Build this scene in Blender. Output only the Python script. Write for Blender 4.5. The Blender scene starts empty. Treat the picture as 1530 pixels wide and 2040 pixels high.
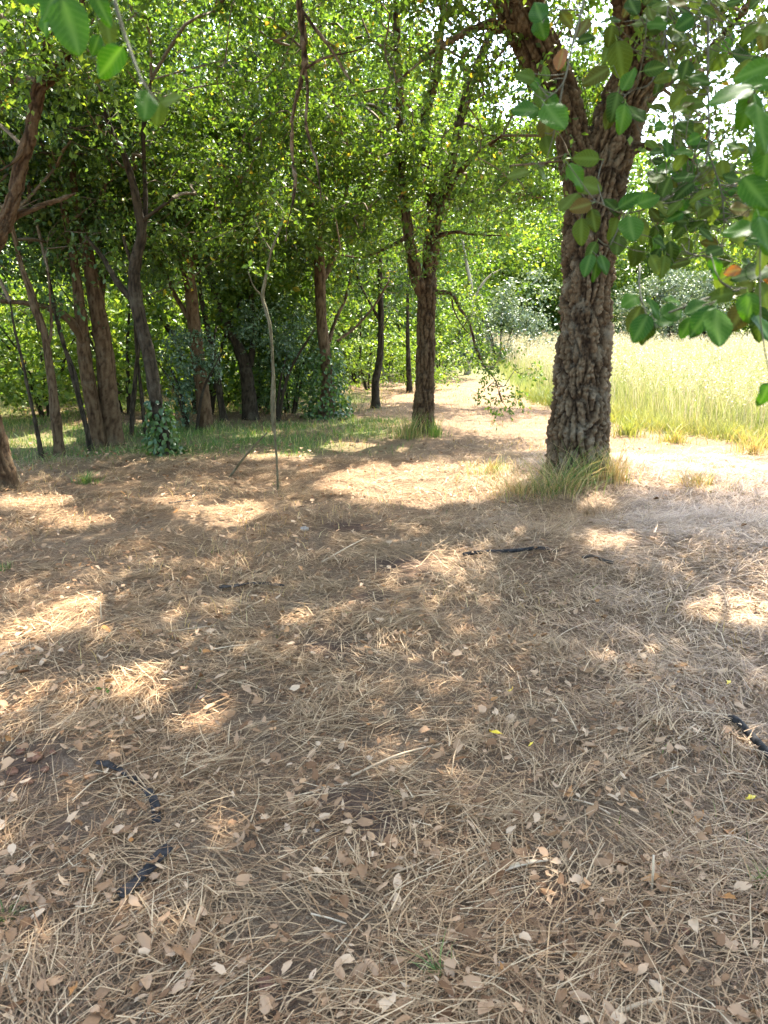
import bpy, math, random
import numpy as np
from mathutils import Vector, Matrix

random.seed(7)
RNG = np.random.default_rng(7)
S = bpy.context.scene
COL = S.collection
R = math.radians

# ------------------------------------------------------------------ camera
F = 1532.0                      # focal length in pixels of the 1530 x 2040 photograph
PITCH = R(14.0)
CAM_H = 1.5
cam_data = bpy.data.cameras.new('camera')
cam_data.sensor_fit = 'VERTICAL'
cam_data.sensor_height = 36.0
cam_data.lens = 36.0 * F / 2040.0
cam_data.clip_start = 0.05
cam_data.clip_end = 2000.0
cam_data.dof.use_dof = True
cam_data.dof.focus_distance = 6.0
cam_data.dof.aperture_fstop = 9.0
cam = bpy.data.objects.new('camera', cam_data)
COL.objects.link(cam)
cam.location = (0, 0, CAM_H)
cam.rotation_euler = (R(90) - PITCH, 0, 0)
S.camera = cam

# ------------------------------------------------------------------ sky and sun
SUN_EL, SUN_AZ = R(60), R(24)            # azimuth from +Y towards +X
SUN = np.array([math.sin(SUN_AZ) * math.cos(SUN_EL), math.cos(SUN_AZ) * math.cos(SUN_EL), math.sin(SUN_EL)])
world = bpy.data.worlds.new('World')
S.world = world
world.use_nodes = True
wn = world.node_tree.nodes
wn.clear()
sky = wn.new('ShaderNodeTexSky')
sky.sky_type = 'NISHITA'
sky.sun_disc = False
sky.sun_elevation = SUN_EL
sky.sun_rotation = SUN_AZ
sky.air_density = 1.2
sky.dust_density = 2.5
bgn = wn.new('ShaderNodeBackground')
bgn.inputs['Strength'].default_value = 0.15
wo = wn.new('ShaderNodeOutputWorld')
world.node_tree.links.new(sky.outputs[0], bgn.inputs['Color'])
world.node_tree.links.new(bgn.outputs[0], wo.inputs['Surface'])
sun_data = bpy.data.lights.new('sun', 'SUN')
sun_data.energy = 4.0
sun_data.angle = R(0.6)
sun_data.color = (1.0, 0.95, 0.85)
sun = bpy.data.objects.new('sun', sun_data)
COL.objects.link(sun)
sun.rotation_euler = Vector(SUN).to_track_quat('Z', 'Y').to_euler()
sun.location = (0, 0, 30)

S.view_settings.view_transform = 'Standard'
S.view_settings.look = 'None'
S.view_settings.gamma = 1.0
S.view_settings.use_curve_mapping = False
S.view_settings.exposure = 2.98
S.render.engine = 'CYCLES'
cy = S.cycles
cy.max_bounces = 4
cy.diffuse_bounces = 3
cy.glossy_bounces = 2
cy.transmission_bounces = 3
cy.transparent_max_bounces = 4
cy.sample_clamp_indirect = 6.0
cy.caustics_reflective = False
cy.caustics_refractive = False
cy.use_denoising = True
cy.use_adaptive_sampling = False

# ------------------------------------------------------------------ noise helpers
_perm = np.random.default_rng(3).permutation(256)
_perm = np.concatenate([_perm, _perm, _perm])
_g = np.random.default_rng(4).normal(size=(256, 3))
_g /= np.linalg.norm(_g, axis=1, keepdims=True)


def perlin(x, y, z=0.0):
    x, y, z = np.broadcast_arrays(np.asarray(x, float), np.asarray(y, float), np.asarray(z, float))
    xi, yi, zi = np.floor(x).astype(int), np.floor(y).astype(int), np.floor(z).astype(int)
    xf, yf, zf = x - xi, y - yi, z - zi
    u, v, w = (t * t * t * (t * (t * 6 - 15) + 10) for t in (xf, yf, zf))
    out = 0.0
    for i in (0, 1):
        for j in (0, 1):
            for k in (0, 1):
                h = _perm[_perm[_perm[(xi + i) & 255] + ((yi + j) & 255)] + ((zi + k) & 255)]
                g = _g[h]
                d = g[..., 0] * (xf - i) + g[..., 1] * (yf - j) + g[..., 2] * (zf - k)
                out = out + d * (u if i else 1 - u) * (v if j else 1 - v) * (w if k else 1 - w)
    return out * 1.5


def fbm(x, y, z=0.0, o=3):
    s, a = 0.0, 1.0
    for k in range(o):
        s = s + a * perlin(np.asarray(x) * 2 ** k + 11 * k, np.asarray(y) * 2 ** k + 5 * k, np.asarray(z) * 2 ** k + 3 * k)
        a *= 0.5
    return s


_cellr = np.random.default_rng(5).random((256, 3))


def worley(p):
    """F1 and F2 distances of cell noise at the N x 3 points p"""
    pi = np.floor(p).astype(int)
    f1 = np.full(len(p), 9.0)
    f2 = np.full(len(p), 9.0)
    for i in (-1, 0, 1):
        for j in (-1, 0, 1):
            for k in (-1, 0, 1):
                c = pi + (i, j, k)
                h = _perm[_perm[_perm[c[:, 0] & 255] + (c[:, 1] & 255)] + (c[:, 2] & 255)]
                d = np.linalg.norm(c + _cellr[h] - p, axis=1)
                f2 = np.where(d < f1, f1, np.minimum(f2, d))
                f1 = np.minimum(f1, d)
    return f1, f2


def smooth(a, b, x):
    t = np.clip((x - a) / (b - a), 0, 1)
    return t * t * (3 - 2 * t)


# ------------------------------------------------------------------ terrain height and pixel helpers
def height(x, y):
    x = np.asarray(x, float)
    y = np.asarray(y, float)
    h = 0.05 * perlin(x * 0.35, y * 0.35, 1.0) + 0.03 * perlin(x * 1.1, y * 1.1, 2.0) + 0.020 * perlin(x * 3.1, y * 3.1, 3.0)
    h = h * smooth(80, 40, np.abs(y))
    h = h + 0.14 * np.exp(-(((x - 2.0) / 1.1) ** 2 + ((y - 7.4) / 1.0) ** 2))
    h = h + 0.10 * np.exp(-(((x - 2.6) / 1.4) ** 2 + ((y - 5.0) / 0.8) ** 2))
    h = h + 0.06 * np.exp(-(((x - 1.1) / 0.5) ** 2 + ((y - 4.9) / 0.5) ** 2))
    h = h + 0.07 * np.exp(-(((x - 0.54) / 0.6) ** 2 + ((y - 10.7) / 0.6) ** 2))
    h = h + 0.06 * np.exp(-(((x + 1.08) / 0.16) ** 2 + ((y - 2.42) / 0.16) ** 2))
    return h


def ray(px, py):
    a = (px - 765.0) / F
    b = -(py - 1020.0) / F
    return np.array([a, b * math.sin(PITCH) + math.cos(PITCH), b * math.cos(PITCH) - math.sin(PITCH)])


def G(px, py):
    """the point of the ground that the photograph shows at this pixel"""
    d = ray(px, py)
    h = 0.0
    for _ in range(8):
        t = (h - CAM_H) / d[2]
        q = d * t
        h = float(height(q[0], q[1]))
    return np.array([q[0], q[1], h])


def P(px, py, Y):
    """the point at distance Y (along +Y) seen at this pixel"""
    d = ray(px, py)
    t = Y / d[1]
    return np.array([d[0] * t, Y, CAM_H + d[2] * t])


# ------------------------------------------------------------------ object helpers
def prop(o, label=None, cat=None, group=None, kind=None):
    for k, v in (('label', label), ('category', cat), ('group', group), ('kind', kind)):
        if v:
            o[k] = v
    return o


def mesh_obj(name, verts, quads, mat, parent=None, tris=None, smooth_shade=False, attrs=None):
    """one mesh object from arrays; quads N x 4, tris M x 3"""
    me = bpy.data.meshes.new(name)
    verts = np.asarray(verts, np.float32)
    nq = 0 if quads is None else len(quads)
    nt = 0 if tris is None else len(tris)
    me.vertices.add(len(verts))
    me.vertices.foreach_set('co', verts.ravel())
    loops = []
    if nq:
        loops.append(np.asarray(quads, np.int32).ravel())
    if nt:
        loops.append(np.asarray(tris, np.int32).ravel())
    loops = np.concatenate(loops)
    me.loops.add(len(loops))
    me.loops.foreach_set('vertex_index', loops)
    me.polygons.add(nq + nt)
    start = np.concatenate([np.arange(nq) * 4, nq * 4 + np.arange(nt) * 3]).astype(np.int32)
    me.polygons.foreach_set('loop_start', start)
    if smooth_shade:
        me.polygons.foreach_set('use_smooth', np.ones(nq + nt, bool))
    for k, v in (attrs or {}).items():
        a = me.attributes.new(k, 'FLOAT', 'POINT')
        a.data.foreach_set('value', np.asarray(v, np.float32))
    me.update(calc_edges=True)
    if mat:
        me.materials.append(mat)
    o = bpy.data.objects.new(name, me)
    COL.objects.link(o)
    if parent is not None:
        o.parent = parent
    return o


def empty(name, loc, label, cat, group=None):
    o = bpy.data.objects.new(name, None)
    COL.objects.link(o)
    o.location = loc
    o.empty_display_size = 0.2
    return prop(o, label, cat, group)


def copy_thing(src, loc, rz, sc, label, group=None):
    r = src.copy()
    COL.objects.link(r)
    r.location = loc
    r.rotation_euler = (0, 0, rz)
    r.scale = sc if hasattr(sc, '__len__') else (sc, sc, sc)
    prop(r, label, None, group)
    for ch in list(src.children):
        c = ch.copy()
        COL.objects.link(c)
        c.parent = r
    return r


# ------------------------------------------------------------------ materials
def new_mat(name):
    m = bpy.data.materials.new(name)
    m.use_nodes = True
    nt = m.node_tree
    nt.nodes.clear()
    out = nt.nodes.new('ShaderNodeOutputMaterial')
    return m, nt, nt.nodes, nt.links, out


def ramp(nodes, stops, interp='LINEAR'):
    r = nodes.new('ShaderNodeValToRGB')
    r.color_ramp.interpolation = interp
    el = r.color_ramp.elements
    while len(el) < len(stops):
        el.new(0.5)
    for e, (p, c) in zip(el, stops):
        e.position = p
        e.color = (*c, 1)
    return r


def leaf_mat(name, stops, trans=0.5, gloss=0.28, rough=0.42, tint=(1.25, 1.25, 0.45), vein=False, obj_random=False, patch=None):
    """thin leaf: reflects like waxy green, lets yellower light through"""
    m, nt, N, L, out = new_mat(name)
    if obj_random:
        rnd = N.new('ShaderNodeObjectInfo').outputs['Random']
    else:
        rnd = N.new('ShaderNodeNewGeometry').outputs['Random Per Island']
    rp = ramp(N, stops)
    L.new(rnd, rp.inputs[0])
    col = rp.outputs[0]
    if vein:
        tc = N.new('ShaderNodeTexCoord')
        no = N.new('ShaderNodeTexNoise')
        no.inputs['Scale'].default_value = 30
        no.inputs['Detail'].default_value = 4
        L.new(tc.outputs['Object'], no.inputs['Vector'])
        mx = N.new('ShaderNodeMix')
        mx.data_type = 'RGBA'
        mx.blend_type = 'MULTIPLY'
        mx.inputs[0].default_value = 0.5
        r2 = ramp(N, [(0.3, (0.62, 0.7, 0.6)), (0.7, (1.15, 1.1, 1.0))])
        L.new(no.outputs[0], r2.inputs[0])
        L.new(col, mx.inputs[6])
        L.new(r2.outputs[0], mx.inputs[7])
        col = mx.outputs[2]
        sp_ = N.new('ShaderNodeSeparateXYZ')
        L.new(tc.outputs['Object'], sp_.inputs[0])

        def mth(op, a, b=None):
            q_ = N.new('ShaderNodeMath')
            q_.operation = op
            for k_, v_ in enumerate((a, b)):
                if v_ is None:
                    continue
                if hasattr(v_, 'links'):
                    L.new(v_, q_.inputs[k_])
                else:
                    q_.inputs[k_].default_value = v_
            return q_.outputs[0]
        ph = mth('MULTIPLY', mth('SUBTRACT', sp_.outputs[1], mth('MULTIPLY', mth('ABSOLUTE', sp_.outputs[0]), 0.75)), 52.0)
        sv = mth('MULTIPLY', mth('GREATER_THAN', mth('SINE', ph), 0.93), 0.22)
        at = N.new('ShaderNodeAttribute')
        at.attribute_name = 'vein'
        mv = N.new('ShaderNodeMix')
        mv.data_type = 'RGBA'
        L.new(mth('MAXIMUM', at.outputs['Fac'], sv), mv.inputs[0])
        L.new(col, mv.inputs[6])
        mv.inputs[7].default_value = (0.16, 0.24, 0.06, 1)
        col = mv.outputs[2]
    if patch:
        tc = N.new('ShaderNodeTexCoord')
        no = N.new('ShaderNodeTexNoise')
        no.inputs['Scale'].default_value = 0.55
        no.inputs['Detail'].default_value = 5
        L.new(tc.outputs['Object'], no.inputs['Vector'])
        r3 = ramp(N, patch)
        L.new(no.outputs[0], r3.inputs[0])
        mx = N.new('ShaderNodeMix')
        mx.data_type = 'RGBA'
        mx.inputs[0].default_value = 0.6
        L.new(col, mx.inputs[6])
        L.new(r3.outputs[0], mx.inputs[7])
        col = mx.outputs[2]
    pb = N.new('ShaderNodeBsdfPrincipled')
    pb.inputs['Roughness'].default_value = rough
    pb.inputs['Specular IOR Level'].default_value = gloss
    L.new(col, pb.inputs['Base Color'])
    tr = N.new('ShaderNodeBsdfTranslucent')
    tm = N.new('ShaderNodeMix')
    tm.data_type = 'RGBA'
    tm.blend_type = 'MULTIPLY'
    tm.inputs[0].default_value = 1.0
    L.new(col, tm.inputs[6])
    tm.inputs[7].default_value = (*tint, 1)
    L.new(tm.outputs[2], tr.inputs['Color'])
    ms = N.new('ShaderNodeMixShader')
    ms.inputs[0].default_value = trans
    L.new(pb.outputs[0], ms.inputs[1])
    L.new(tr.outputs[0], ms.inputs[2])
    L.new(ms.outputs[0], out.inputs['Surface'])
    return m


M = {}
M['leaf'] = leaf_mat('oak_leaf', [(0.0, (0.045, 0.085, 0.018)), (0.35, (0.075, 0.135, 0.026)), (0.75, (0.112, 0.182, 0.040)),
                                  (0.985, (0.19, 0.245, 0.04)), (0.99, (0.42, 0.33, 0.04)), (1.0, (0.35, 0.22, 0.05))])
M['leaf_dark'] = leaf_mat('dark_oak_leaf', [(0.0, (0.035, 0.074, 0.024)), (0.5, (0.062, 0.120, 0.033)), (1.0, (0.112, 0.180, 0.044))],
                          trans=0.36, gloss=0.5)
M['leaf_yellow'] = leaf_mat('yellowing_oak_leaf', [(0.0, (0.059, 0.109, 0.021)), (0.5, (0.107, 0.166, 0.031)), (0.93, (0.175, 0.232, 0.044)),
                                                   (0.965, (0.396, 0.350, 0.042)), (1.0, (0.396, 0.236, 0.042))], trans=0.5)
M['leaf_blue'] = leaf_mat('bluish_leaf', [(0.0, (0.038, 0.077, 0.038)), (0.5, (0.072, 0.126, 0.060)), (1.0, (0.128, 0.189, 0.090))],
                          trans=0.25, gloss=0.55, rough=0.4, tint=(1.1, 1.15, 0.6))
M['leaf_grey'] = leaf_mat('grey_green_leaf', [(0.0, (0.065, 0.095, 0.056)), (0.6, (0.115, 0.152, 0.086)), (1.0, (0.187, 0.220, 0.125))],
                          trans=0.25, tint=(1.1, 1.1, 0.7))
M['leaf_bright'] = leaf_mat('bright_shrub_leaf', [(0.0, (0.076, 0.136, 0.022)), (0.6, (0.142, 0.212, 0.039)), (1.0, (0.247, 0.289, 0.055))], trans=0.45)
M['near_leaf'] = leaf_mat('near_oak_leaf', [(0.0, (0.020, 0.062, 0.005)), (0.6, (0.032, 0.084, 0.006)), (1.0, (0.048, 0.110, 0.009))],
                          trans=0.42, gloss=0.10, rough=0.45, tint=(1.15, 1.35, 0.35), vein=True, obj_random=True)
M['near_leaf_dark'] = leaf_mat('near_old_oak_leaf', [(0.0, (0.018, 0.040, 0.006)), (0.5, (0.030, 0.058, 0.007)), (0.8, (0.055, 0.067, 0.011)), (1.0, (0.085, 0.056, 0.013))],
                               trans=0.36, gloss=0.06, rough=0.55, tint=(1.3, 1.15, 0.4), vein=True, obj_random=True)
M['near_leaf_pale'] = leaf_mat('near_pale_oak_leaf', [(0.0, (0.059, 0.094, 0.012)), (1.0, (0.091, 0.119, 0.018))],
                               trans=0.5, gloss=0.06, rough=0.5, tint=(1.1, 1.1, 0.5), vein=True, obj_random=True)
M['near_leaf_orange'] = leaf_mat('near_turning_oak_leaf', [(0.0, (0.147, 0.059, 0.014)), (1.0, (0.196, 0.084, 0.014))],
                                 trans=0.45, gloss=0.3, rough=0.5, tint=(1.2, 0.9, 0.4), vein=True, obj_random=True)
M['dead_leaf'] = leaf_mat('dry_oak_leaf', [(0.0, (0.120, 0.056, 0.023)), (0.35, (0.238, 0.131, 0.063)), (0.75, (0.348, 0.216, 0.119)), (0.93, (0.458, 0.316, 0.190)), (1.0, (0.330, 0.142, 0.040))],
                          trans=0.12, gloss=0.15, rough=0.6, tint=(1, 0.9, 0.7))
M['dead_leaf_single'] = leaf_mat('dry_oak_leaf_single', [(0.0, (0.120, 0.056, 0.023)), (0.35, (0.238, 0.131, 0.063)), (0.75, (0.348, 0.216, 0.119)), (0.93, (0.458, 0.316, 0.190)), (1.0, (0.330, 0.142, 0.040))],
                                 trans=0.12, gloss=0.15, rough=0.6, tint=(1, 0.9, 0.7), obj_random=True)
M['yellow_leaf'] = leaf_mat('fallen_yellow_leaf', [(0.0, (0.65, 0.42, 0.03)), (1.0, (0.75, 0.55, 0.05))], trans=0.2, obj_random=True)
M['straw'] = leaf_mat('dry_straw', [(0.0, (0.107, 0.048, 0.022)), (0.35, (0.202, 0.107, 0.047)), (0.7, (0.317, 0.184, 0.087)), (0.92, (0.424, 0.270, 0.135)), (1.0, (0.513, 0.348, 0.192))],
                      trans=0.10, gloss=0.2, rough=0.5, tint=(1, 0.9, 0.6))
M['matted'] = leaf_mat('matted_straw', [(0.0, (0.135, 0.076, 0.038)), (0.35, (0.255, 0.158, 0.081)), (0.75, (0.382, 0.252, 0.132)), (1.0, (0.492, 0.345, 0.196))],
                      trans=0.08, gloss=0.2, rough=0.5, tint=(1, 0.9, 0.6))
M['chaff'] = leaf_mat('brown_chaff', [(0.0, (0.047, 0.022, 0.010)), (0.35, (0.133, 0.065, 0.029)), (0.7, (0.266, 0.146, 0.070)), (1.0, (0.425, 0.263, 0.134))],
                      trans=0.08, gloss=0.3, rough=0.5, tint=(1, 0.9, 0.6))
M['pale_straw'] = leaf_mat('pale_straw', [(0.0, (0.343, 0.230, 0.123)), (0.6, (0.433, 0.307, 0.173)), (1.0, (0.507, 0.383, 0.234))],
                           trans=0.12, gloss=0.3, rough=0.5, tint=(1, 0.95, 0.7))
M['stalk'] = leaf_mat('dry_stalk', [(0.0, (0.260, 0.167, 0.089)), (0.6, (0.380, 0.270, 0.157)), (1.0, (0.470, 0.353, 0.221))], trans=0.02, gloss=0.3, rough=0.5, obj_random=True)
M['field_blade'] = leaf_mat('field_blade', [(0.0, (0.118, 0.182, 0.059)), (0.5, (0.186, 0.245, 0.107)), (0.8, (0.279, 0.308, 0.193)), (1.0, (0.360, 0.350, 0.289))],
                            trans=0.4, gloss=0.2, rough=0.5, tint=(1.1, 1.1, 0.6), patch=[(0.32, (0.09, 0.13, 0.035)), (0.44, (0.18, 0.215, 0.06)), (0.54, (0.33, 0.30, 0.12)), (0.64, (0.15, 0.19, 0.055)), (0.74, (0.30, 0.22, 0.11))])
M['oat'] = leaf_mat('oat_straw', [(0.0, (0.311, 0.266, 0.161)), (0.6, (0.429, 0.370, 0.258)), (1.0, (0.488, 0.444, 0.355))], trans=0.35, gloss=0.2, rough=0.5, tint=(1, 0.95, 0.7))
M['herb'] = leaf_mat('edge_herb', [(0.0, (0.085, 0.118, 0.031)), (0.5, (0.154, 0.177, 0.052)), (0.8, (0.282, 0.244, 0.084)), (0.93, (0.427, 0.295, 0.125)), (1.0, (0.359, 0.177, 0.104))],
                      trans=0.35, gloss=0.2, rough=0.5, patch=[(0.32, (0.09, 0.13, 0.035)), (0.44, (0.18, 0.215, 0.06)), (0.54, (0.33, 0.30, 0.12)), (0.64, (0.15, 0.19, 0.055)), (0.74, (0.30, 0.22, 0.11))])
M['grass'] = leaf_mat('green_grass', [(0.0, (0.06, 0.12, 0.03)), (0.5, (0.10, 0.18, 0.04)), (0.85, (0.20, 0.24, 0.07)), (1.0, (0.40, 0.34, 0.16))],
                      trans=0.35, gloss=0.25, rough=0.5)
M['tuft_dry'] = leaf_mat('golden_dry_grass', [(0.0, (0.30, 0.19, 0.07)), (0.5, (0.46, 0.33, 0.14)), (1.0, (0.60, 0.48, 0.26))], trans=0.3, gloss=0.2, rough=0.5, tint=(1.1, 0.95, 0.5))


def bark_mat(name, crev, mid, top, lichen, lic_amt=0.35):
    m, nt, N, L, out = new_mat(name)
    at = N.new('ShaderNodeAttribute')
    at.attribute_name = 'ridge'
    rp = ramp(N, [(0.0, crev), (0.4, mid), (1.0, top)])
    L.new(at.outputs['Fac'], rp.inputs[0])
    tc = N.new('ShaderNodeTexCoord')
    mp = N.new('ShaderNodeMapping')
    mp.inputs['Scale'].default_value = (1, 1, 0.55)
    L.new(tc.outputs['Object'], mp.inputs[0])
    n1 = N.new('ShaderNodeTexNoise')
    n1.inputs['Scale'].default_value = 42
    n1.inputs['Detail'].default_value = 8
    n1.inputs['Roughness'].default_value = 0.78
    L.new(mp.outputs[0], n1.inputs['Vector'])
    r1 = ramp(N, [(0.25, (0.5, 0.47, 0.44)), (0.55, (1, 1, 1)), (0.8, (1.35, 1.3, 1.25))])
    L.new(n1.outputs[0], r1.inputs[0])
    mx = N.new('ShaderNodeMix')
    mx.data_type = 'RGBA'
    mx.blend_type = 'MULTIPLY'
    mx.inputs[0].default_value = 0.85
    L.new(rp.outputs[0], mx.inputs[6])
    L.new(r1.outputs[0], mx.inputs[7])
    n2 = N.new('ShaderNodeTexNoise')
    n2.inputs['Scale'].default_value = 4.5
    n2.inputs['Detail'].default_value = 7
    n2.inputs['Roughness'].default_value = 0.72
    L.new(tc.outputs['Object'], n2.inputs['Vector'])
    r2 = ramp(N, [(0.52, (0, 0, 0)), (0.68, (1, 1, 1))])
    L.new(n2.outputs[0], r2.inputs[0])
    ml = N.new('ShaderNodeMath')
    ml.operation = 'MULTIPLY'
    L.new(r2.outputs[0], ml.inputs[0])
    ml.inputs[1].default_value = lic_amt
    m2 = N.new('ShaderNodeMix')
    m2.data_type = 'RGBA'
    L.new(ml.outputs[0], m2.inputs[0])
    L.new(mx.outputs[2], m2.inputs[6])
    m2.inputs[7].default_value = (*lichen, 1)
    pb = N.new('ShaderNodeBsdfPrincipled')
    pb.inputs['Roughness'].default_value = 0.9
    pb.inputs['Specular IOR Level'].default_value = 0.15
    L.new(m2.outputs[2], pb.inputs['Base Color'])
    bp = N.new('ShaderNodeBump')
    bp.inputs['Strength'].default_value = 1.0
    bp.inputs['Distance'].default_value = 0.03
    L.new(n1.outputs[0], bp.inputs['Height'])
    L.new(bp.outputs[0], pb.inputs['Normal'])
    L.new(pb.outputs[0], out.inputs['Surface'])
    return m


M['cork'] = bark_mat('cork_bark', (0.0241, 0.0153, 0.0088), (0.0905, 0.0597, 0.0324), (0.2327, 0.1747, 0.1069), (0.3275, 0.2898, 0.2064), 0.6)
M['bark_red'] = bark_mat('reddish_bark', (0.0224, 0.0128, 0.0066), (0.0733, 0.0452, 0.0221), (0.1465, 0.1005, 0.0546), (0.1896, 0.1620, 0.1032), 0.35)
M['bark_orange'] = bark_mat('orange_bark', (0.0258, 0.0137, 0.0059), (0.0733, 0.0426, 0.0199), (0.1379, 0.0895, 0.0464), (0.1637, 0.1406, 0.0884), 0.4)
M['bark_dark'] = bark_mat('dark_bark', (0.0095, 0.0068, 0.0044), (0.0293, 0.0214, 0.0125), (0.0672, 0.0511, 0.0317), (0.1379, 0.1236, 0.0848), 0.4)
M['bark_grey'] = bark_mat('grey_bark', (0.1379, 0.1108, 0.0737), (0.2327, 0.1960, 0.1327), (0.3447, 0.3069, 0.2211), (0.3878, 0.3666, 0.2727), 0.5)
M['bark_olive'] = bark_mat('olive_stem', (0.05, 0.045, 0.022), (0.11, 0.095, 0.05), (0.18, 0.155, 0.09), (0.22, 0.21, 0.15), 0.4)


def plain_mat(name, col, rough=0.5, spec=0.5, nscale=60, amt=0.4, bump=0.2):
    m, nt, N, L, out = new_mat(name)
    tc = N.new('ShaderNodeTexCoord')
    n1 = N.new('ShaderNodeTexNoise')
    n1.inputs['Scale'].default_value = nscale
    n1.inputs['Detail'].default_value = 6
    L.new(tc.outputs['Object'], n1.inputs['Vector'])
    r1 = ramp(N, [(0.3, tuple(c * (1 - amt) for c in col)), (0.7, tuple(min(1, c * (1 + amt)) for c in col))])
    L.new(n1.outputs[0], r1.inputs[0])
    pb = N.new('ShaderNodeBsdfPrincipled')
    pb.inputs['Roughness'].default_value = rough
    pb.inputs['Specular IOR Level'].default_value = spec
    L.new(r1.outputs[0], pb.inputs['Base Color'])
    bp = N.new('ShaderNodeBump')
    bp.inputs['Strength'].default_value = bump
    bp.inputs['Distance'].default_value = 0.01
    L.new(n1.outputs[0], bp.inputs['Height'])
    L.new(bp.outputs[0], pb.inputs['Normal'])
    L.new(pb.outputs[0], out.inputs['Surface'])
    return m


M['plastic'] = plain_mat('black_plastic', (0.022, 0.019, 0.017), 0.7, 0.15, 45, 0.8, 0.5)
M['twig'] = plain_mat('twig_bark', (0.13, 0.10, 0.065), 0.85, 0.2, 60, 0.4, 0.4)
M['twig_green'] = plain_mat('young_twig', (0.062, 0.056, 0.026), 0.7, 0.3, 60, 0.25, 0.2)
M['clod'] = plain_mat('reddish_soil_clod', (0.15, 0.075, 0.045), 0.95, 0.1, 70, 0.45, 0.8)
M['stone'] = plain_mat('pale_stone', (0.27, 0.235, 0.19), 0.9, 0.2, 40, 0.25, 0.5)


def ground_mat():
    m, nt, N, L, out = new_mat('litter_ground')
    tc = N.new('ShaderNodeTexCoord')

    def noise(scale, detail, rough=0.6, vec=None, dist=0.0):
        n = N.new('ShaderNodeTexNoise')
        n.inputs['Scale'].default_value = scale
        n.inputs['Detail'].default_value = detail
        n.inputs['Roughness'].default_value = rough
        n.inputs['Distortion'].default_value = dist
        L.new(vec or tc.outputs['Object'], n.inputs['Vector'])
        return n
    fine = noise(70, 8, 0.75, dist=1.5)
    rf = ramp(N, [(0.30, (0.055, 0.034, 0.022)), (0.45, (0.13, 0.083, 0.05)), (0.58, (0.25, 0.18, 0.115)), (0.72, (0.40, 0.315, 0.21))])
    L.new(fine.outputs[0], rf.inputs[0])
    soil = noise(45, 6)
    rs = ramp(N, [(0.3, (0.062, 0.038, 0.026)), (0.7, (0.14, 0.092, 0.065))])
    L.new(soil.outputs[0], rs.inputs[0])
    at = N.new('ShaderNodeAttribute')
    at.attribute_name = 'bare'
    m1 = N.new('ShaderNodeMix')
    m1.data_type = 'RGBA'
    L.new(at.outputs['Fac'], m1.inputs[0])
    L.new(rf.outputs[0], m1.inputs[6])
    L.new(rs.outputs[0], m1.inputs[7])
    big = noise(1.6, 5, 0.65)
    rb = ramp(N, [(0.3, (0.72, 0.66, 0.60)), (0.7, (1.15, 1.12, 1.05))])
    L.new(big.outputs[0], rb.inputs[0])
    m2 = N.new('ShaderNodeMix')
    m2.data_type = 'RGBA'
    m2.blend_type = 'MULTIPLY'
    m2.inputs[0].default_value = 0.9
    L.new(m1.outputs[2], m2.inputs[6])
    L.new(rb.outputs[0], m2.inputs[7])
    ag = N.new('ShaderNodeAttribute')
    ag.attribute_name = 'green'
    gn = noise(18, 6)
    rg = ramp(N, [(0.3, (0.05, 0.08, 0.025)), (0.7, (0.14, 0.17, 0.05))])
    L.new(gn.outputs[0], rg.inputs[0])
    m3 = N.new('ShaderNodeMix')
    m3.data_type = 'RGBA'
    L.new(ag.outputs['Fac'], m3.inputs[0])
    L.new(m2.outputs[2], m3.inputs[6])
    L.new(rg.outputs[0], m3.inputs[7])
    pb = N.new('ShaderNodeBsdfPrincipled')
    pb.inputs['Roughness'].default_value = 0.95
    pb.inputs['Specular IOR Level'].default_value = 0.1
    L.new(m3.outputs[2], pb.inputs['Base Color'])
    bp = N.new('ShaderNodeBump')
    bp.inputs['Strength'].default_value = 0.9
    bp.inputs['Distance'].default_value = 0.02
    L.new(fine.outputs[0], bp.inputs['Height'])
    L.new(bp.outputs[0], pb.inputs['Normal'])
    L.new(pb.outputs[0], out.inputs['Surface'])
    return m


M['ground'] = ground_mat()

# ------------------------------------------------------------------ masks on the ground
# edge of the tall grass field (x of the edge against distance y)
FY = np.array([5.0, 7.0, 8.4, 9.2, 10.2, 10.5, 12.0, 13.9, 16.2, 20.5, 31.0, 42.0, 70.0])
FX = np.array([12.0, 8.0, 5.6, 4.75, 4.3, 3.75, 3.55, 2.95, 2.95, 3.2, 4.2, 5.0, 6.5])


def in_field(x, y, grow=0.0):
    wob = 0.22 * perlin(np.asarray(x) * 0.9, np.asarray(y) * 0.9, 7.0) + 0.22 * perlin(np.asarray(x) * 3.1, np.asarray(y) * 3.1, 8.0)
    return (x > np.interp(y, FY, FX) - grow + wob) & (y > 6.0) & (y < 41)


BARE_PX = [(690, 1590, 95, 38), (800, 1130, 75, 22), (150, 1650, 75, 45), (540, 1990, 75, 50), (50, 1525, 80, 50), (1390, 1870, 50, 30),
           (1070, 1790, 110, 50), (720, 1195, 55, 18), (760, 1655, 70, 40), (1240, 1770, 60, 30), (650, 1290, 80, 22), (700, 1050, 70, 14)]
BARE = []
for (a, b, ra, rb) in BARE_PX:
    c = G(a, b)
    e = G(a + ra, b)
    t = G(a, b - rb)
    BARE.append((c[0], c[1], abs(e[0] - c[0]), abs(t[1] - c[1])))


def bare(x, y):
    w = 0.35 * fbm(np.asarray(x) * 4, np.asarray(y) * 4, 9.0, 3)
    m = np.zeros(np.shape(x))
    for (cx, cyy, rx, ry) in BARE:
        d = np.sqrt(((x - cx) / rx) ** 2 + ((y - cyy) / ry) ** 2) + w
        m = np.maximum(m, smooth(1.15, 0.6, d))
    return m


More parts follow.
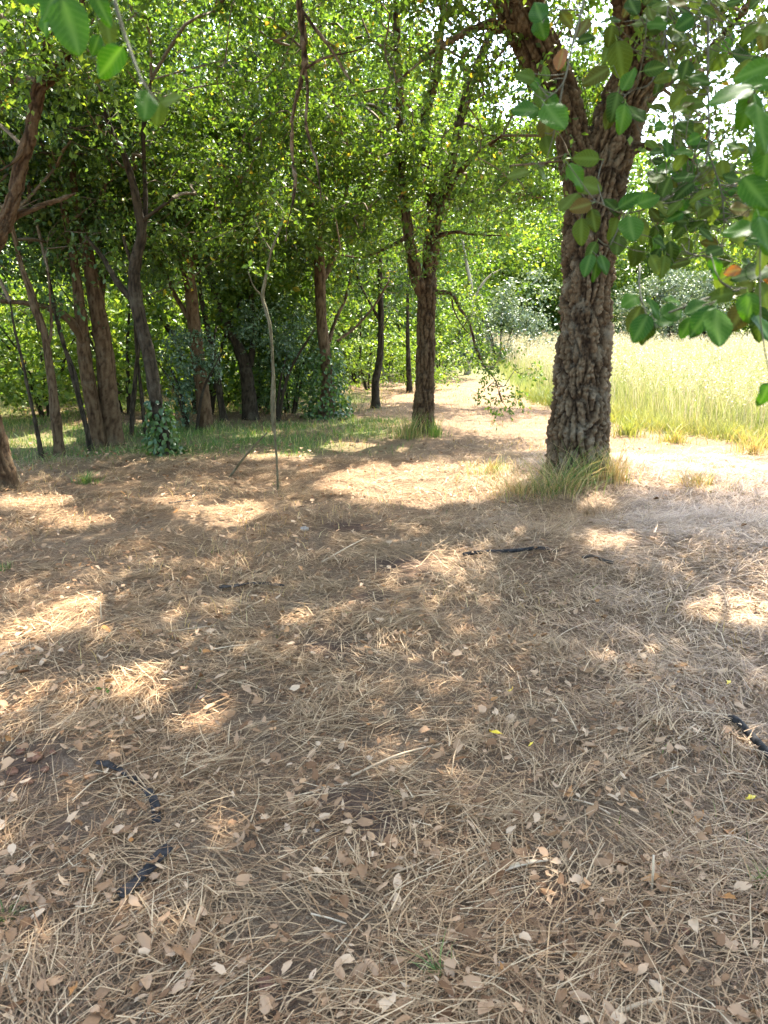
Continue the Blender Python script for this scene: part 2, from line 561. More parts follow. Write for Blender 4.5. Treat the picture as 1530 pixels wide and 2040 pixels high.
def green_zone(x, y):
    """strip of shaded green grass along the row of trees"""
    g = smooth(0.9, 0.0, np.abs(y - (9.9 + 0.25 * (x + 2.5))) - 1.1) * smooth(0.7, -0.4, x) * smooth(-7, -5, x)
    far = smooth(12.3, 14.0, y) * smooth(0.4, -1.2, x) * 0.9
    fl = smooth(-4.3, -5.2, x) * smooth(5, 7, y) * 0.8
    return np.clip(np.maximum(np.maximum(g, far), fl) * (0.75 + 0.9 * fbm(x * 0.8, y * 0.8, 4.0)), 0, 1)


# places where the sun comes through the crowns on to the ground (pixel ellipses turned into ground ellipses)
LIT_PX = [(235, 800, 60, 26), (70, 880, 70, 12), (350, 818, 60, 14), (300, 842, 40, 8), (150, 850, 30, 12), (845, 968, 195, 44), (440, 1026, 90, 20), (150, 1225, 66, 38), (30, 1278, 60, 28), (272, 1368, 60, 42), (402, 1442, 42, 30),
          (1465, 1222, 85, 32), (1200, 1086, 28, 12), (875, 1131, 36, 9), (930, 786, 150, 24), (1420, 921, 190, 19), (235, 1850, 34, 26),
          (440, 1655, 48, 16), (60, 1003, 70, 10), (150, 1036, 70, 9), (715, 893, 85, 9), (1495, 1485, 40, 16), (560, 1235, 55, 10),
          (1150, 1005, 60, 14), (350, 1000, 40, 7), (1290, 960, 40, 8), (330, 1880, 30, 22), (560, 910, 60, 6)]
LIT = []
for (a, b, ra, rb) in LIT_PX:
    c = G(a, b)
    e = G(a + ra, b)
    t0, t1 = G(a, b - rb), G(a, b + rb)
    LIT.append((c[0], 0.5 * (t0[1] + t1[1]), abs(e[0] - c[0]) + (0.055 if b < 1100 else 0.02), 0.5 * abs(t0[1] - t1[1]) + (0.055 if b < 1100 else 0.02)))


def keep_leaf(p):
    """False for leaves standing between the sun and a sunlit spot"""
    q = p[:, :2] - (SUN[:2] / SUN[2])[None, :] * p[:, 2:3]
    x, y = q[:, 0], q[:, 1]
    w = 0.30 * fbm(x * 3.0, y * 3.0, 2.0, 3)
    k = np.ones(len(p), bool)
    for (cx, cyy, rx, ry) in LIT:
        d = np.sqrt(((x - cx) / rx) ** 2 + ((y - cyy) / ry) ** 2)
        k &= ~(d + w < 1.0)
    k &= ~in_field(x, y, -0.1)
    k &= ~((x > 0.2) & (y > 15.0) & (y < 20) & (x < 4))
    return k


# ------------------------------------------------------------------ ground sheet
def axis(lo, hi, step, far, n):
    a = np.arange(lo, hi + 1e-6, step)
    g = np.geomspace(step, far, n).cumsum()
    g = g * (far / g[-1])
    return np.concatenate([(lo - g)[::-1], a, hi + g])


gx = axis(-9, 9, 0.12, 400, 26)
gy = axis(-2, 16, 0.12, 500, 26)
X, Y = np.meshgrid(gx, gy)
nx, ny = len(gx), len(gy)
Z = height(X, Y)
idx = np.arange(nx * ny).reshape(ny, nx)
quads = np.stack([idx[:-1, :-1], idx[:-1, 1:], idx[1:, 1:], idx[1:, :-1]], -1).reshape(-1, 4)
xf, yf = X.ravel(), Y.ravel()
fieldm = in_field(xf, yf, 0.2).astype(float) * 0.6
far_green = smooth(18, 24, yf)
ground = mesh_obj('ground', np.stack([xf, yf, Z.ravel()], 1), quads, M['ground'], smooth_shade=True,
                  attrs={'bare': bare(xf, yf), 'green': np.clip(np.maximum(np.maximum(green_zone(xf, yf) * 0.85, fieldm), far_green * 0.7), 0, 1)})
prop(ground, 'mown ground under the trees covered in straw and dry leaves', 'ground', kind='structure')


# ------------------------------------------------------------------ tubes: trunks, limbs, twigs
def spline(pts, rad, step):
    """Catmull-Rom resampling of a polyline with radii"""
    pts = np.asarray(pts, float)
    rad = np.asarray(rad, float)
    p = np.concatenate([[2 * pts[0] - pts[1]], pts, [2 * pts[-1] - pts[-2]]])
    r = np.concatenate([[rad[0]], rad, [rad[-1]]])
    op, orad = [], []
    for i in range(1, len(p) - 2):
        n = max(1, int(np.ceil(np.linalg.norm(p[i + 1] - p[i]) / step)))
        t = np.linspace(0, 1, n, endpoint=False)[:, None]
        a, b, c, d = p[i - 1], p[i], p[i + 1], p[i + 2]
        op.append(0.5 * (2 * b + (c - a) * t + (2 * a - 5 * b + 4 * c - d) * t ** 2 + (3 * b - a - 3 * c + d) * t ** 3))
        a, b, c, d = r[i - 1], r[i], r[i + 1], r[i + 2]
        tt = t[:, 0]
        orad.append(np.maximum(b + (c - b) * (tt * tt * (3 - 2 * tt)), 0.0008))
    op.append(p[-2][None])
    orad.append(r[-2:-1])
    return np.concatenate(op), np.concatenate(orad)


def tube_arrays(pts, rad, step, sides, bark=None, depth=0.0, seed=0.0):
    c, r = spline(pts, rad, step)
    n = len(c)
    tg = np.gradient(c, axis=0)
    tg /= np.linalg.norm(tg, axis=1, keepdims=True) + 1e-9
    u = np.zeros_like(c)
    ref = np.array([1.0, 0, 0]) if abs(tg[0, 0]) < 0.9 else np.array([0, 1.0, 0])
    v = ref - tg[0] * ref.dot(tg[0])
    u[0] = v / np.linalg.norm(v)
    for i in range(1, n):
        v = u[i - 1] - tg[i] * u[i - 1].dot(tg[i])
        u[i] = v / (np.linalg.norm(v) + 1e-9)
    w = np.cross(tg, u)
    th = np.linspace(0, 2 * np.pi, sides, endpoint=False)
    dirs = u[:, None, :] * np.cos(th)[None, :, None] + w[:, None, :] * np.sin(th)[None, :, None]
    s = np.concatenate([[0], np.linalg.norm(np.diff(c, axis=0), axis=1).cumsum()])
    rr = np.repeat(r[:, None], sides, 1)
    ridge = np.full((n, sides), 0.5)
    if bark:
        q = np.stack([rr * np.cos(th)[None] + seed, rr * np.sin(th)[None] + seed * 1.7, np.repeat(s[:, None], sides, 1)], -1).reshape(-1, 3)
        wx = 0.05 * perlin(q[:, 0] * 5, q[:, 1] * 5, q[:, 2] * 3.0)
        wy = 0.05 * perlin(q[:, 0] * 5 + 9, q[:, 1] * 5, q[:, 2] * 3.0 + 4)
        wz = 0.12 * perlin(q[:, 0] * 7, q[:, 1] * 7 + 5, q[:, 2] * 4.0)
        if bark == 'cork':
            f1, f2 = worley(np.stack([(q[:, 0] + wx) * 14.0, (q[:, 1] + wy) * 14.0, (q[:, 2] + wz * 1.6) * 3.1], 1))
            a = smooth(0.03, 0.26, f2 - f1)
            f1, f2 = worley(np.stack([(q[:, 0] + wx * .5) * 36.0, (q[:, 1] + wy * .5) * 36.0, (q[:, 2] + wz * .5) * 20.0], 1))
            b = smooth(0.02, 0.4, f2 - f1)
            led = perlin(q[:, 0] * 9, q[:, 1] * 9, q[:, 2] * 42.0)
            fl = fbm(q[:, 0] * 30, q[:, 1] * 30, q[:, 2] * 30, 2)
            lump = perlin(q[:, 0] * 3.5, q[:, 1] * 3.5, q[:, 2] * 2.2)
            d = depth * (1.15 * (a - 0.7) + 0.45 * (b - 0.5) * (0.4 + 0.6 * a) + 0.30 * led * a + 0.55 * fl + 0.75 * lump)
            rid = np.clip(0.50 * a + 0.30 * b + 0.30 * fl + 0.16 * led, 0, 1)
        else:
            k = 1.0 / max(float(r.max()), 0.02)
            a = 1 - np.abs(perlin((q[:, 0] + wx * .5) * 26, (q[:, 1] + wy * .5) * 26, (q[:, 2] + wz) * 5.0)) * 2.2
            fl = fbm(q[:, 0] * 22, q[:, 1] * 22, q[:, 2] * 16, 2)
            lump = perlin(q[:, 0] * 5, q[:, 1] * 5, q[:, 2] * 2.5)
            d = depth * (-0.8 * np.clip(a, 0, 1) ** 2 + 0.3 + 0.5 * fl + 0.8 * lump)
            rid = np.clip(0.85 - 0.75 * np.clip(a, 0, 1) ** 2 + 0.35 * fl, 0, 1)
        rr = np.maximum(rr + d.reshape(n, sides), rr * 0.3)
        ridge = rid.reshape(n, sides)
    vert = (c[:, None, :] + dirs * rr[:, :, None]).reshape(-1, 3)
    i = np.arange(n * sides).reshape(n, sides)
    j = np.roll(i, -1, 1)
    q = np.stack([i[:-1], j[:-1], j[1:], i[1:]], -1).reshape(-1, 4)
    vert = np.concatenate([vert, [c[-1]]])
    tip = len(vert) - 1
    tri = np.stack([i[-1], j[-1], np.full(sides, tip)], -1)
    return vert, q, tri, np.concatenate([ridge.ravel(), [0.5]])


def tube_obj(name, pts, rad, mat, parent, origin, step, sides, bark=None, depth=0.0, seed=0.0):
    v, q, t, rid = tube_arrays(pts, rad, step, sides, bark, depth, seed)
    return mesh_obj(name, v - np.asarray(origin), q, mat, parent, t, bark != 'cork', {'ridge': rid})


class Many:
    """collects many small pieces of one mesh"""
    def __init__(s):
        s.v, s.q, s.t, s.n = [], [], [], 0

    def add(s, v, q=None, t=None):
        s.v.append(v)
        if q is not None and len(q):
            s.q.append(np.asarray(q) + s.n)
        if t is not None and len(t):
            s.t.append(np.asarray(t) + s.n)
        s.n += len(v)

    def build(s, name, mat, parent=None, origin=(0, 0, 0), smooth_shade=False):
        v = np.concatenate(s.v) - np.asarray(origin)
        return mesh_obj(name, v, np.concatenate(s.q) if s.q else None, mat, parent, np.concatenate(s.t) if s.t else None, smooth_shade)


def unit(a):
    return a / (np.linalg.norm(a, axis=-1, keepdims=True) + 1e-9)


def leaf_arrays(pos, ax, nrm, ln, wd, fold=0.25, six=False):
    """pos N x 3 stalk ends, ax leaf direction, nrm face normal, length and width; 4- or 6-point folded leaves"""
    n = len(pos)
    ax = unit(ax)
    sd = unit(np.cross(ax, nrm))
    nr = np.cross(sd, ax)
    ln = np.broadcast_to(np.asarray(ln, float), n)[:, None]
    wd = np.broadcast_to(np.asarray(wd, float), n)[:, None]
    if not six:
        up = nr * wd * fold
        v = np.stack([pos, pos + ax * ln * 0.45 + sd * wd * 0.5 + up, pos + ax * ln, pos + ax * ln * 0.45 - sd * wd * 0.5 + up], 1)
        q = np.arange(n * 4).reshape(n, 4)
        t = np.concatenate([q[:, [0, 1, 2]], q[:, [0, 2, 3]]])
        return v.reshape(-1, 3), None, t
    up = nr * wd * fold
    v = np.stack([pos, pos + ax * ln * 0.3 + sd * wd * 0.46 + up, pos + ax * ln * 0.72 + sd * wd * 0.38 + up * 0.9 - nr * ln * 0.05, pos + ax * ln - nr * ln * 0.12,
                  pos + ax * ln * 0.72 - sd * wd * 0.38 + up * 0.9 - nr * ln * 0.05, pos + ax * ln * 0.3 - sd * wd * 0.46 + up], 1)
    b = np.arange(n)[:, None] * 6
    q = np.concatenate([b + [0, 1, 2, 3], b + [0, 3, 4, 5]])
    return v.reshape(-1, 3), q, None


def clump_leaves(cen, K, Mn, tl, lsz, rng, droop=0.25, size_var=0.35, flat=0.6, out_bias=None):
    """sprays: at each centre K short twigs with Mn alternate leaves each; returns leaf arrays inputs"""
    n = len(cen)
    d = rng.normal(size=(n, K, 3))
    d[..., 2] *= flat
    d = unit(d)
    if out_bias is not None:
        d = unit(d + out_bias[:, None, :] * 0.6)
    L = tl * (0.5 + rng.random((n, K, 1)) * 0.9)
    t = (np.arange(Mn) + 0.6) / Mn
    t = np.broadcast_to(t, (n, K, Mn))[..., None] + rng.normal(0, 0.04, (n, K, Mn, 1))
    p = cen[:, None, None, :] + d[:, :, None, :] * L[:, :, None, :] * t
    p = p + rng.normal(0, tl * 0.09, p.shape)
    p[..., 2] -= (droop * L[:, :, None, :] * t ** 2)[..., 0]
    side = rng.normal(size=p.shape)
    ax = unit(d[:, :, None, :] * 0.7 + unit(side) * 0.9 + np.array([0, 0, -droop]))
    nr = rng.normal(size=p.shape) * 0.75 + np.array([0, 0, 0.8])
    ln = lsz * (1 - size_var + 2 * size_var * rng.random(p.shape[:3]))
    p, ax, nr, ln = p.reshape(-1, 3), ax.reshape(-1, 3), nr.reshape(-1, 3), ln.ravel()
    return p, ax, nr, ln


def ellipsoid_points(n, c, r, rng, shell=0.45):
    d = unit(rng.normal(size=(n, 3)))
    rad = (shell + (1 - shell) * rng.random(n)) ** 0.6
    return np.asarray(c) + d * rad[:, None] * np.asarray(r)


LEAF_COUNT = 0


def crown(parent, origin, cen, mat, limb_pts, K=7, Mn=9, tl=0.34, lsz=0.05, seed=1, name='crown', cull=True, wr=0.62, six=False, twigs=True, twig_r=0.009, droop=0.25, zmin=None):
    global LEAF_COUNT
    rng = np.random.default_rng(seed)
    if cull:
        cen = cen[keep_leaf(cen)]
    p, ax, nr, ln = clump_leaves(cen, K, Mn, tl, lsz, rng, droop)
    if cull:
        k = keep_leaf(p)
        p, ax, nr, ln = p[k], ax[k], nr[k], ln[k]
    if zmin is not None:
        k = p[:, 2] > zmin
        p, ax, nr, ln = p[k], ax[k], nr[k], ln[k]
    LEAF_COUNT += len(p)
    v, q, t = leaf_arrays(p, ax, nr, ln, ln * wr, six=six)
    o = mesh_obj(name, v - np.asarray(origin), q, mat, parent, t)
    if twigs and limb_pts is not None and len(cen):
        tm = Many()
        d0 = np.array([np.linalg.norm(limb_pts - c, axis=1).min() for c in cen])
        order = np.argsort(d0)
        nodes = np.concatenate([limb_pts, cen[order]])
        nl = len(limb_pts)
        par = np.zeros(len(cen), int)
        depth_ = np.concatenate([np.zeros(nl), d0[order]])
        for i in range(len(cen)):
            c = nodes[nl + i]
            dd = np.linalg.norm(nodes[:nl + i] - c, axis=1) + 0.5 * np.maximum(0, nodes[:nl + i, 2] - c[2] - 0.1) + 0.25 * depth_[:nl + i]
            par[i] = int(np.argmin(dd))
        cnt = np.ones(len(cen))
        for i in range(len(cen) - 1, -1, -1):
            if par[i] >= nl:
                cnt[par[i] - nl] += cnt[i]
        for i in range(len(cen)):
            c, a = nodes[nl + i], nodes[par[i]]
            dist = np.linalg.norm(c - a)
            if dist < 0.05 or dist > 2.2:
                continue
            mid = (a + c) / 2 + rng.normal(0, 0.10 * dist, 3) + np.array([0, 0, 0.07 * dist])
            w = twig_r * 0.55 * min(cnt[i], 40) ** 0.42
            w1 = w * (0.75 if cnt[i] > 1 else 0.35)
            vv, qq, tt, _ = tube_arrays([a, mid, c], [w, (w + w1) / 2, w1], dist / 3 + 0.02, 3)
            tm.add(vv, qq, tt)
        if tm.n:
            tw = tm.build('twigs', M['twig'], parent, origin, True)
            tw['kind'] = 'stuff'
    return o


def tree(name, label, base_px, limbs, mat, bark='plain', depth=0.01, step=0.04, sides=20, seed=0.0, group='oaks standing in the row', cat='tree', base_y=None):
    """limbs: list of (pixel polyline [(x, y, width_px)], depth offsets or None); the first is the trunk"""
    g = G(*base_px)
    o = empty(name, g, label, cat, group)
    allp = []
    for i, (pl, dz) in enumerate(limbs):
        n = len(pl)
        if dz is None:
            dz = [0.0] * n
        pts, rad = [], []
        for (a, b, w), z in zip(pl, dz):
            Yd = g[1] + z
            q = P(a, b, Yd)
            pts.append(q)
            rad.append(0.5 * w * np.linalg.norm(q - (0, 0, CAM_H)) / F * (0.87 if bark == 'cork' else 0.86))
        pts = np.array(pts)
        if i == 0:
            below = pts[0].copy()
            below[2] = g[2] - 0.12
            below[:2] += (pts[0] - pts[1])[:2] * 0.1
            pts = np.concatenate([[below], pts])
            rad = [rad[0] * 1.08] + rad
        if i > 0:
            sd_ = int(np.clip(2 * np.pi * max(rad) / step, 8, sides))
            st_ = max(step * 1.4, min(0.06, 1.5 * 2 * np.pi * float(np.mean(rad)) / sd_))
            dp_ = min(depth * 0.75, 0.22 * max(rad))
        tube_obj('trunk' if i == 0 else 'limb', pts, rad, mat, o, g, step if i == 0 else st_, sides if i == 0 else sd_, bark, depth if i == 0 else dp_, seed + i * 3.1)
        c, _ = spline(pts, rad, 0.15)
        allp.append(c)
    lp = np.concatenate(allp)
    return o, g, lp


def crown_at(o, g, lp, ells, mat, seed, gap=-0.30, **kw):
    rng = np.random.default_rng(seed + 100)
    cen = []
    for (c, r, n) in ells:
        par = ellipsoid_points(max(4, n // 7), np.array(c) + np.array([g[0], g[1], 0]), r, rng)
        cen.append(par[rng.integers(0, len(par), n)] + rng.normal(0, 0.27, (n, 3)) * [1, 1, 0.7])
    cen = np.concatenate(cen)
    # uneven outline: drop clumps in noisy gaps
    k = fbm(cen[:, 0] * 0.9, cen[:, 1] * 0.9, cen[:, 2] * 0.9, 2) > gap
    crown(o, g, cen[k], mat, lp, seed=seed, **kw)


# ------------------------------------------------------------------ the big cork oak
T1, g1, lp1 = tree('cork_oak', 'thick cork oak with deeply furrowed bark rising from a grassy mound', (1152, 940), [
    ([(1150, 952, 176), (1151, 918, 140), (1152, 860, 128), (1157, 790, 117), (1163, 700, 111), (1168, 610, 106), (1172, 520, 106), (1178, 440, 108), (1190, 370, 112),
      (1212, 300, 100), (1240, 220, 92), (1268, 150, 88), (1275, 80, 82), (1266, 0, 78), (1262, -50, 74)],
     [0, 0, 0, 0, 0, 0, 0, 0, 0.02, 0.05, 0.1, 0.15, 0.15, 0.1, 0.05]),
    ([(1266, 0, 70), (1255, -120, 68), (1270, -260, 60), (1300, -420, 45)], [0.1, 0.0, -0.2, -0.5]),
    ([(1172, 420, 80), (1158, 350, 74), (1142, 280, 66), (1120, 200, 70), (1088, 130, 78), (1055, 65, 82), (1030, 0, 84), (1010, -50, 80)],
     [0.0, 0.0, 0.05, 0.1, 0.1, 0.05, 0.0, -0.1]),
    ([(1026, -10, 72), (990, -110, 70), (940, -240, 56), (880, -380, 40)], [0.0, -0.2, -0.6, -1.0]),
    ([(1275, 190, 50), (1310, 165, 40), (1345, 150, 22), (1400, 110, 16), (1470, 40, 12), (1560, -60, 9)], [0.1, 0.0, -0.1, -0.3, -0.5, -0.8]),
    ([(1040, 60, 30), (1000, 55, 22), (960, 50, 14), (900, 80, 11), (840, 120, 9), (790, 165, 6)], [0.0, -0.1, -0.2, -0.3, -0.4, -0.4]),
    ([(900, -350, 22), (760, -330, 20), (650, -240, 17), (604, -120, 15), (598, 0, 13), (603, 60, 12), (607, 130, 11), (592, 190, 8), (583, 240, 7.5), (581, 300, 7), (588, 360, 6.5), (584, 400, 6), (574, 440, 4.5), (568, 480, 3)],
     [-0.9, -1.1, -1.1, -0.9, -0.8, -0.8, -0.8, -0.8, -0.8, -0.75, -0.75, -0.75, -0.75, -0.75]),
    ([(606, 132, 8), (613, 180, 7.5), (609, 240, 7), (618, 285, 6.5), (630, 320, 6), (636, 360, 4.5), (640, 400, 3)], [-0.8, -0.8, -0.85, -0.85, -0.9, -0.9, -0.9]),
    ([(601, 20, 8), (630, 60, 7), (660, 100, 6), (685, 140, 5), (705, 170, 3)], [-0.8, -0.85, -0.9, -0.9, -0.95]),
    ([(607, 138, 7), (640, 118, 5.5), (690, 105, 4), (730, 95, 2)], [-0.8, -0.85, -0.9, -0.95]),
    ([(600, 95, 6), (575, 75, 5), (545, 80, 4), (515, 60, 2.5)], [-0.8, -0.75, -0.7, -0.7]),
    ([(1252, 300, 26), (1290, 292, 14), (1330, 300, 10), (1380, 320, 7)], [0.0, -0.2, -0.4, -0.5]),
], M['cork'], 'cork', 0.032, 0.0095, 186, 2.0, group='cork oaks with visible trunks')
crown_at(T1, g1, lp1, [((0.3, -0.2, 6.0), (4.2, 3.6, 1.6), 1150), ((-2.5, -1.6, 5.6), (2.6, 2.6, 1.0), 480), ((1.8, -2.6, 5.2), (2.4, 1.8, 0.9), 380)], M['leaf'], 11, gap=-0.7, tl=0.5, lsz=0.085, K=6, Mn=8, wr=0.74)  # left ellipsoid is added, and gaps kept few, to shade the foreground
rng = np.random.default_rng(21)
low = [P(a, b, 7.4 + d) for a, b, d in zip(rng.uniform(1300, 1600, 190), 470 - 510 * rng.random(190) ** 1.3, rng.uniform(-2.2, 1.0, 190))]
low += [P(a, b, 7.0 + d) for a, b, d in zip(rng.uniform(900, 1140, 110), rng.uniform(-20, 440, 110), rng.uniform(-0.3, 1.6, 110))]
low += [P(a, b, 7.2 + d) for a, b, d in zip(rng.uniform(560, 1000, 80), rng.uniform(-60, 150, 80), rng.uniform(-1.0, 1.0, 80))]
crown(T1, g1, np.array(low), M['leaf'], lp1, tl=0.26, lsz=0.05, K=5, Mn=7, seed=12, name='hanging_sprays', droop=0.6)

# ------------------------------------------------------------------ the forked oak in the middle
T2, g2, lp2 = tree('forked_oak', 'reddish brown oak forking into several limbs in the middle of the clearing', (842, 858), [
    ([(842, 862, 62), (843, 842, 50), (845, 800, 45), (847, 740, 40), (848, 680, 40), (849, 620, 38), (852, 570, 38), (858, 520, 32), (862, 470, 31), (866, 425, 30),
      (858, 370, 24), (850, 310, 20), (848, 230, 18), (868, 150, 16), (880, 50, 13), (890, -80, 9)], [0] * 10 + [0.1, 0.2, 0.2, 0.1, 0, 0]),
    ([(844, 590, 26), (832, 560, 26), (822, 510, 25), (812, 450, 22), (803, 380, 19), (798, 300, 17), (796, 200, 16), (792, 100, 13), (786, -30, 9)], [0, -0.1, -0.15, -0.2, -0.2, -0.2, -0.3, -0.3, -0.3]),
    ([(868, 440, 22), (880, 390, 20), (898, 330, 17), (915, 250, 17), (930, 190, 17), (955, 120, 16), (978, 50, 13), (1000, -60, 9)], [0, 0.1, 0.2, 0.3, 0.3, 0.4, 0.4, 0.4]),
    ([(885, 395, 14), (905, 360, 13), (930, 325, 12), (960, 300, 9), (1000, 270, 6)], [0.1, 0, -0.1, -0.2, -0.3]),
    ([(872, 470, 12), (905, 462, 7), (950, 468, 5), (1010, 470, 3)], [0, -0.1, -0.2, -0.3]),
    ([(862, 583, 16), (880, 582, 10), (900, 586, 8), (915, 612, 7), (936, 645, 6.5), (948, 690, 6), (960, 722, 5), (985, 755, 4.5), (1000, 800, 3)], [0, -0.1, -0.15, -0.2, -0.25, -0.3, -0.35, -0.4, -0.4]),
    ([(900, 588, 6), (905, 620, 4), (925, 655, 3), (940, 668, 2)], [-0.15, -0.1, -0.1, -0.1]),
    ([(815, 470, 10), (770, 495, 7), (720, 512, 5), (680, 508, 3)], [-0.2, -0.3, -0.4, -0.4]),
], M['bark_red'], 'cork', 0.019, 0.014, 96, 5.0, group='cork oaks with visible trunks')
crown_at(T2, g2, lp2, [((0.0, 0.2, 5.0), (2.6, 2.4, 2.0), 680), ((0.9, 0.2, 3.7), (1.2, 1.4, 0.9), 180), ((-1.1, 0.2, 3.4), (1.0, 1.2, 0.9), 190)], M['leaf'], 13, tl=0.34, lsz=0.066, K=6, Mn=9, wr=0.68)
rng = np.random.default_rng(22)
low = []
for a, b, s, n in [(990, 760, 26, 14), (1010, 720, 28, 10), (965, 700, 22, 8), (1000, 800, 16, 6), (930, 620, 30, 6), (840, 470, 40, 12), (870, 520, 50, 12), (720, 520, 40, 8), (960, 450, 45, 12), (820, 380, 40, 16), (900, 420, 40, 14), (780, 300, 50, 14)]:
    low += [P(a + rng.normal(0, s), b + rng.normal(0, s), g2[1] - 0.4 + rng.normal(0, 0.25)) for _ in range(n)]
crown(T2, g2, np.array(low), M['leaf'], lp2, tl=0.17, lsz=0.045, K=4, Mn=6, seed=14, name='hanging_sprays', droop=0.5, cull=False, twig_r=0.006)

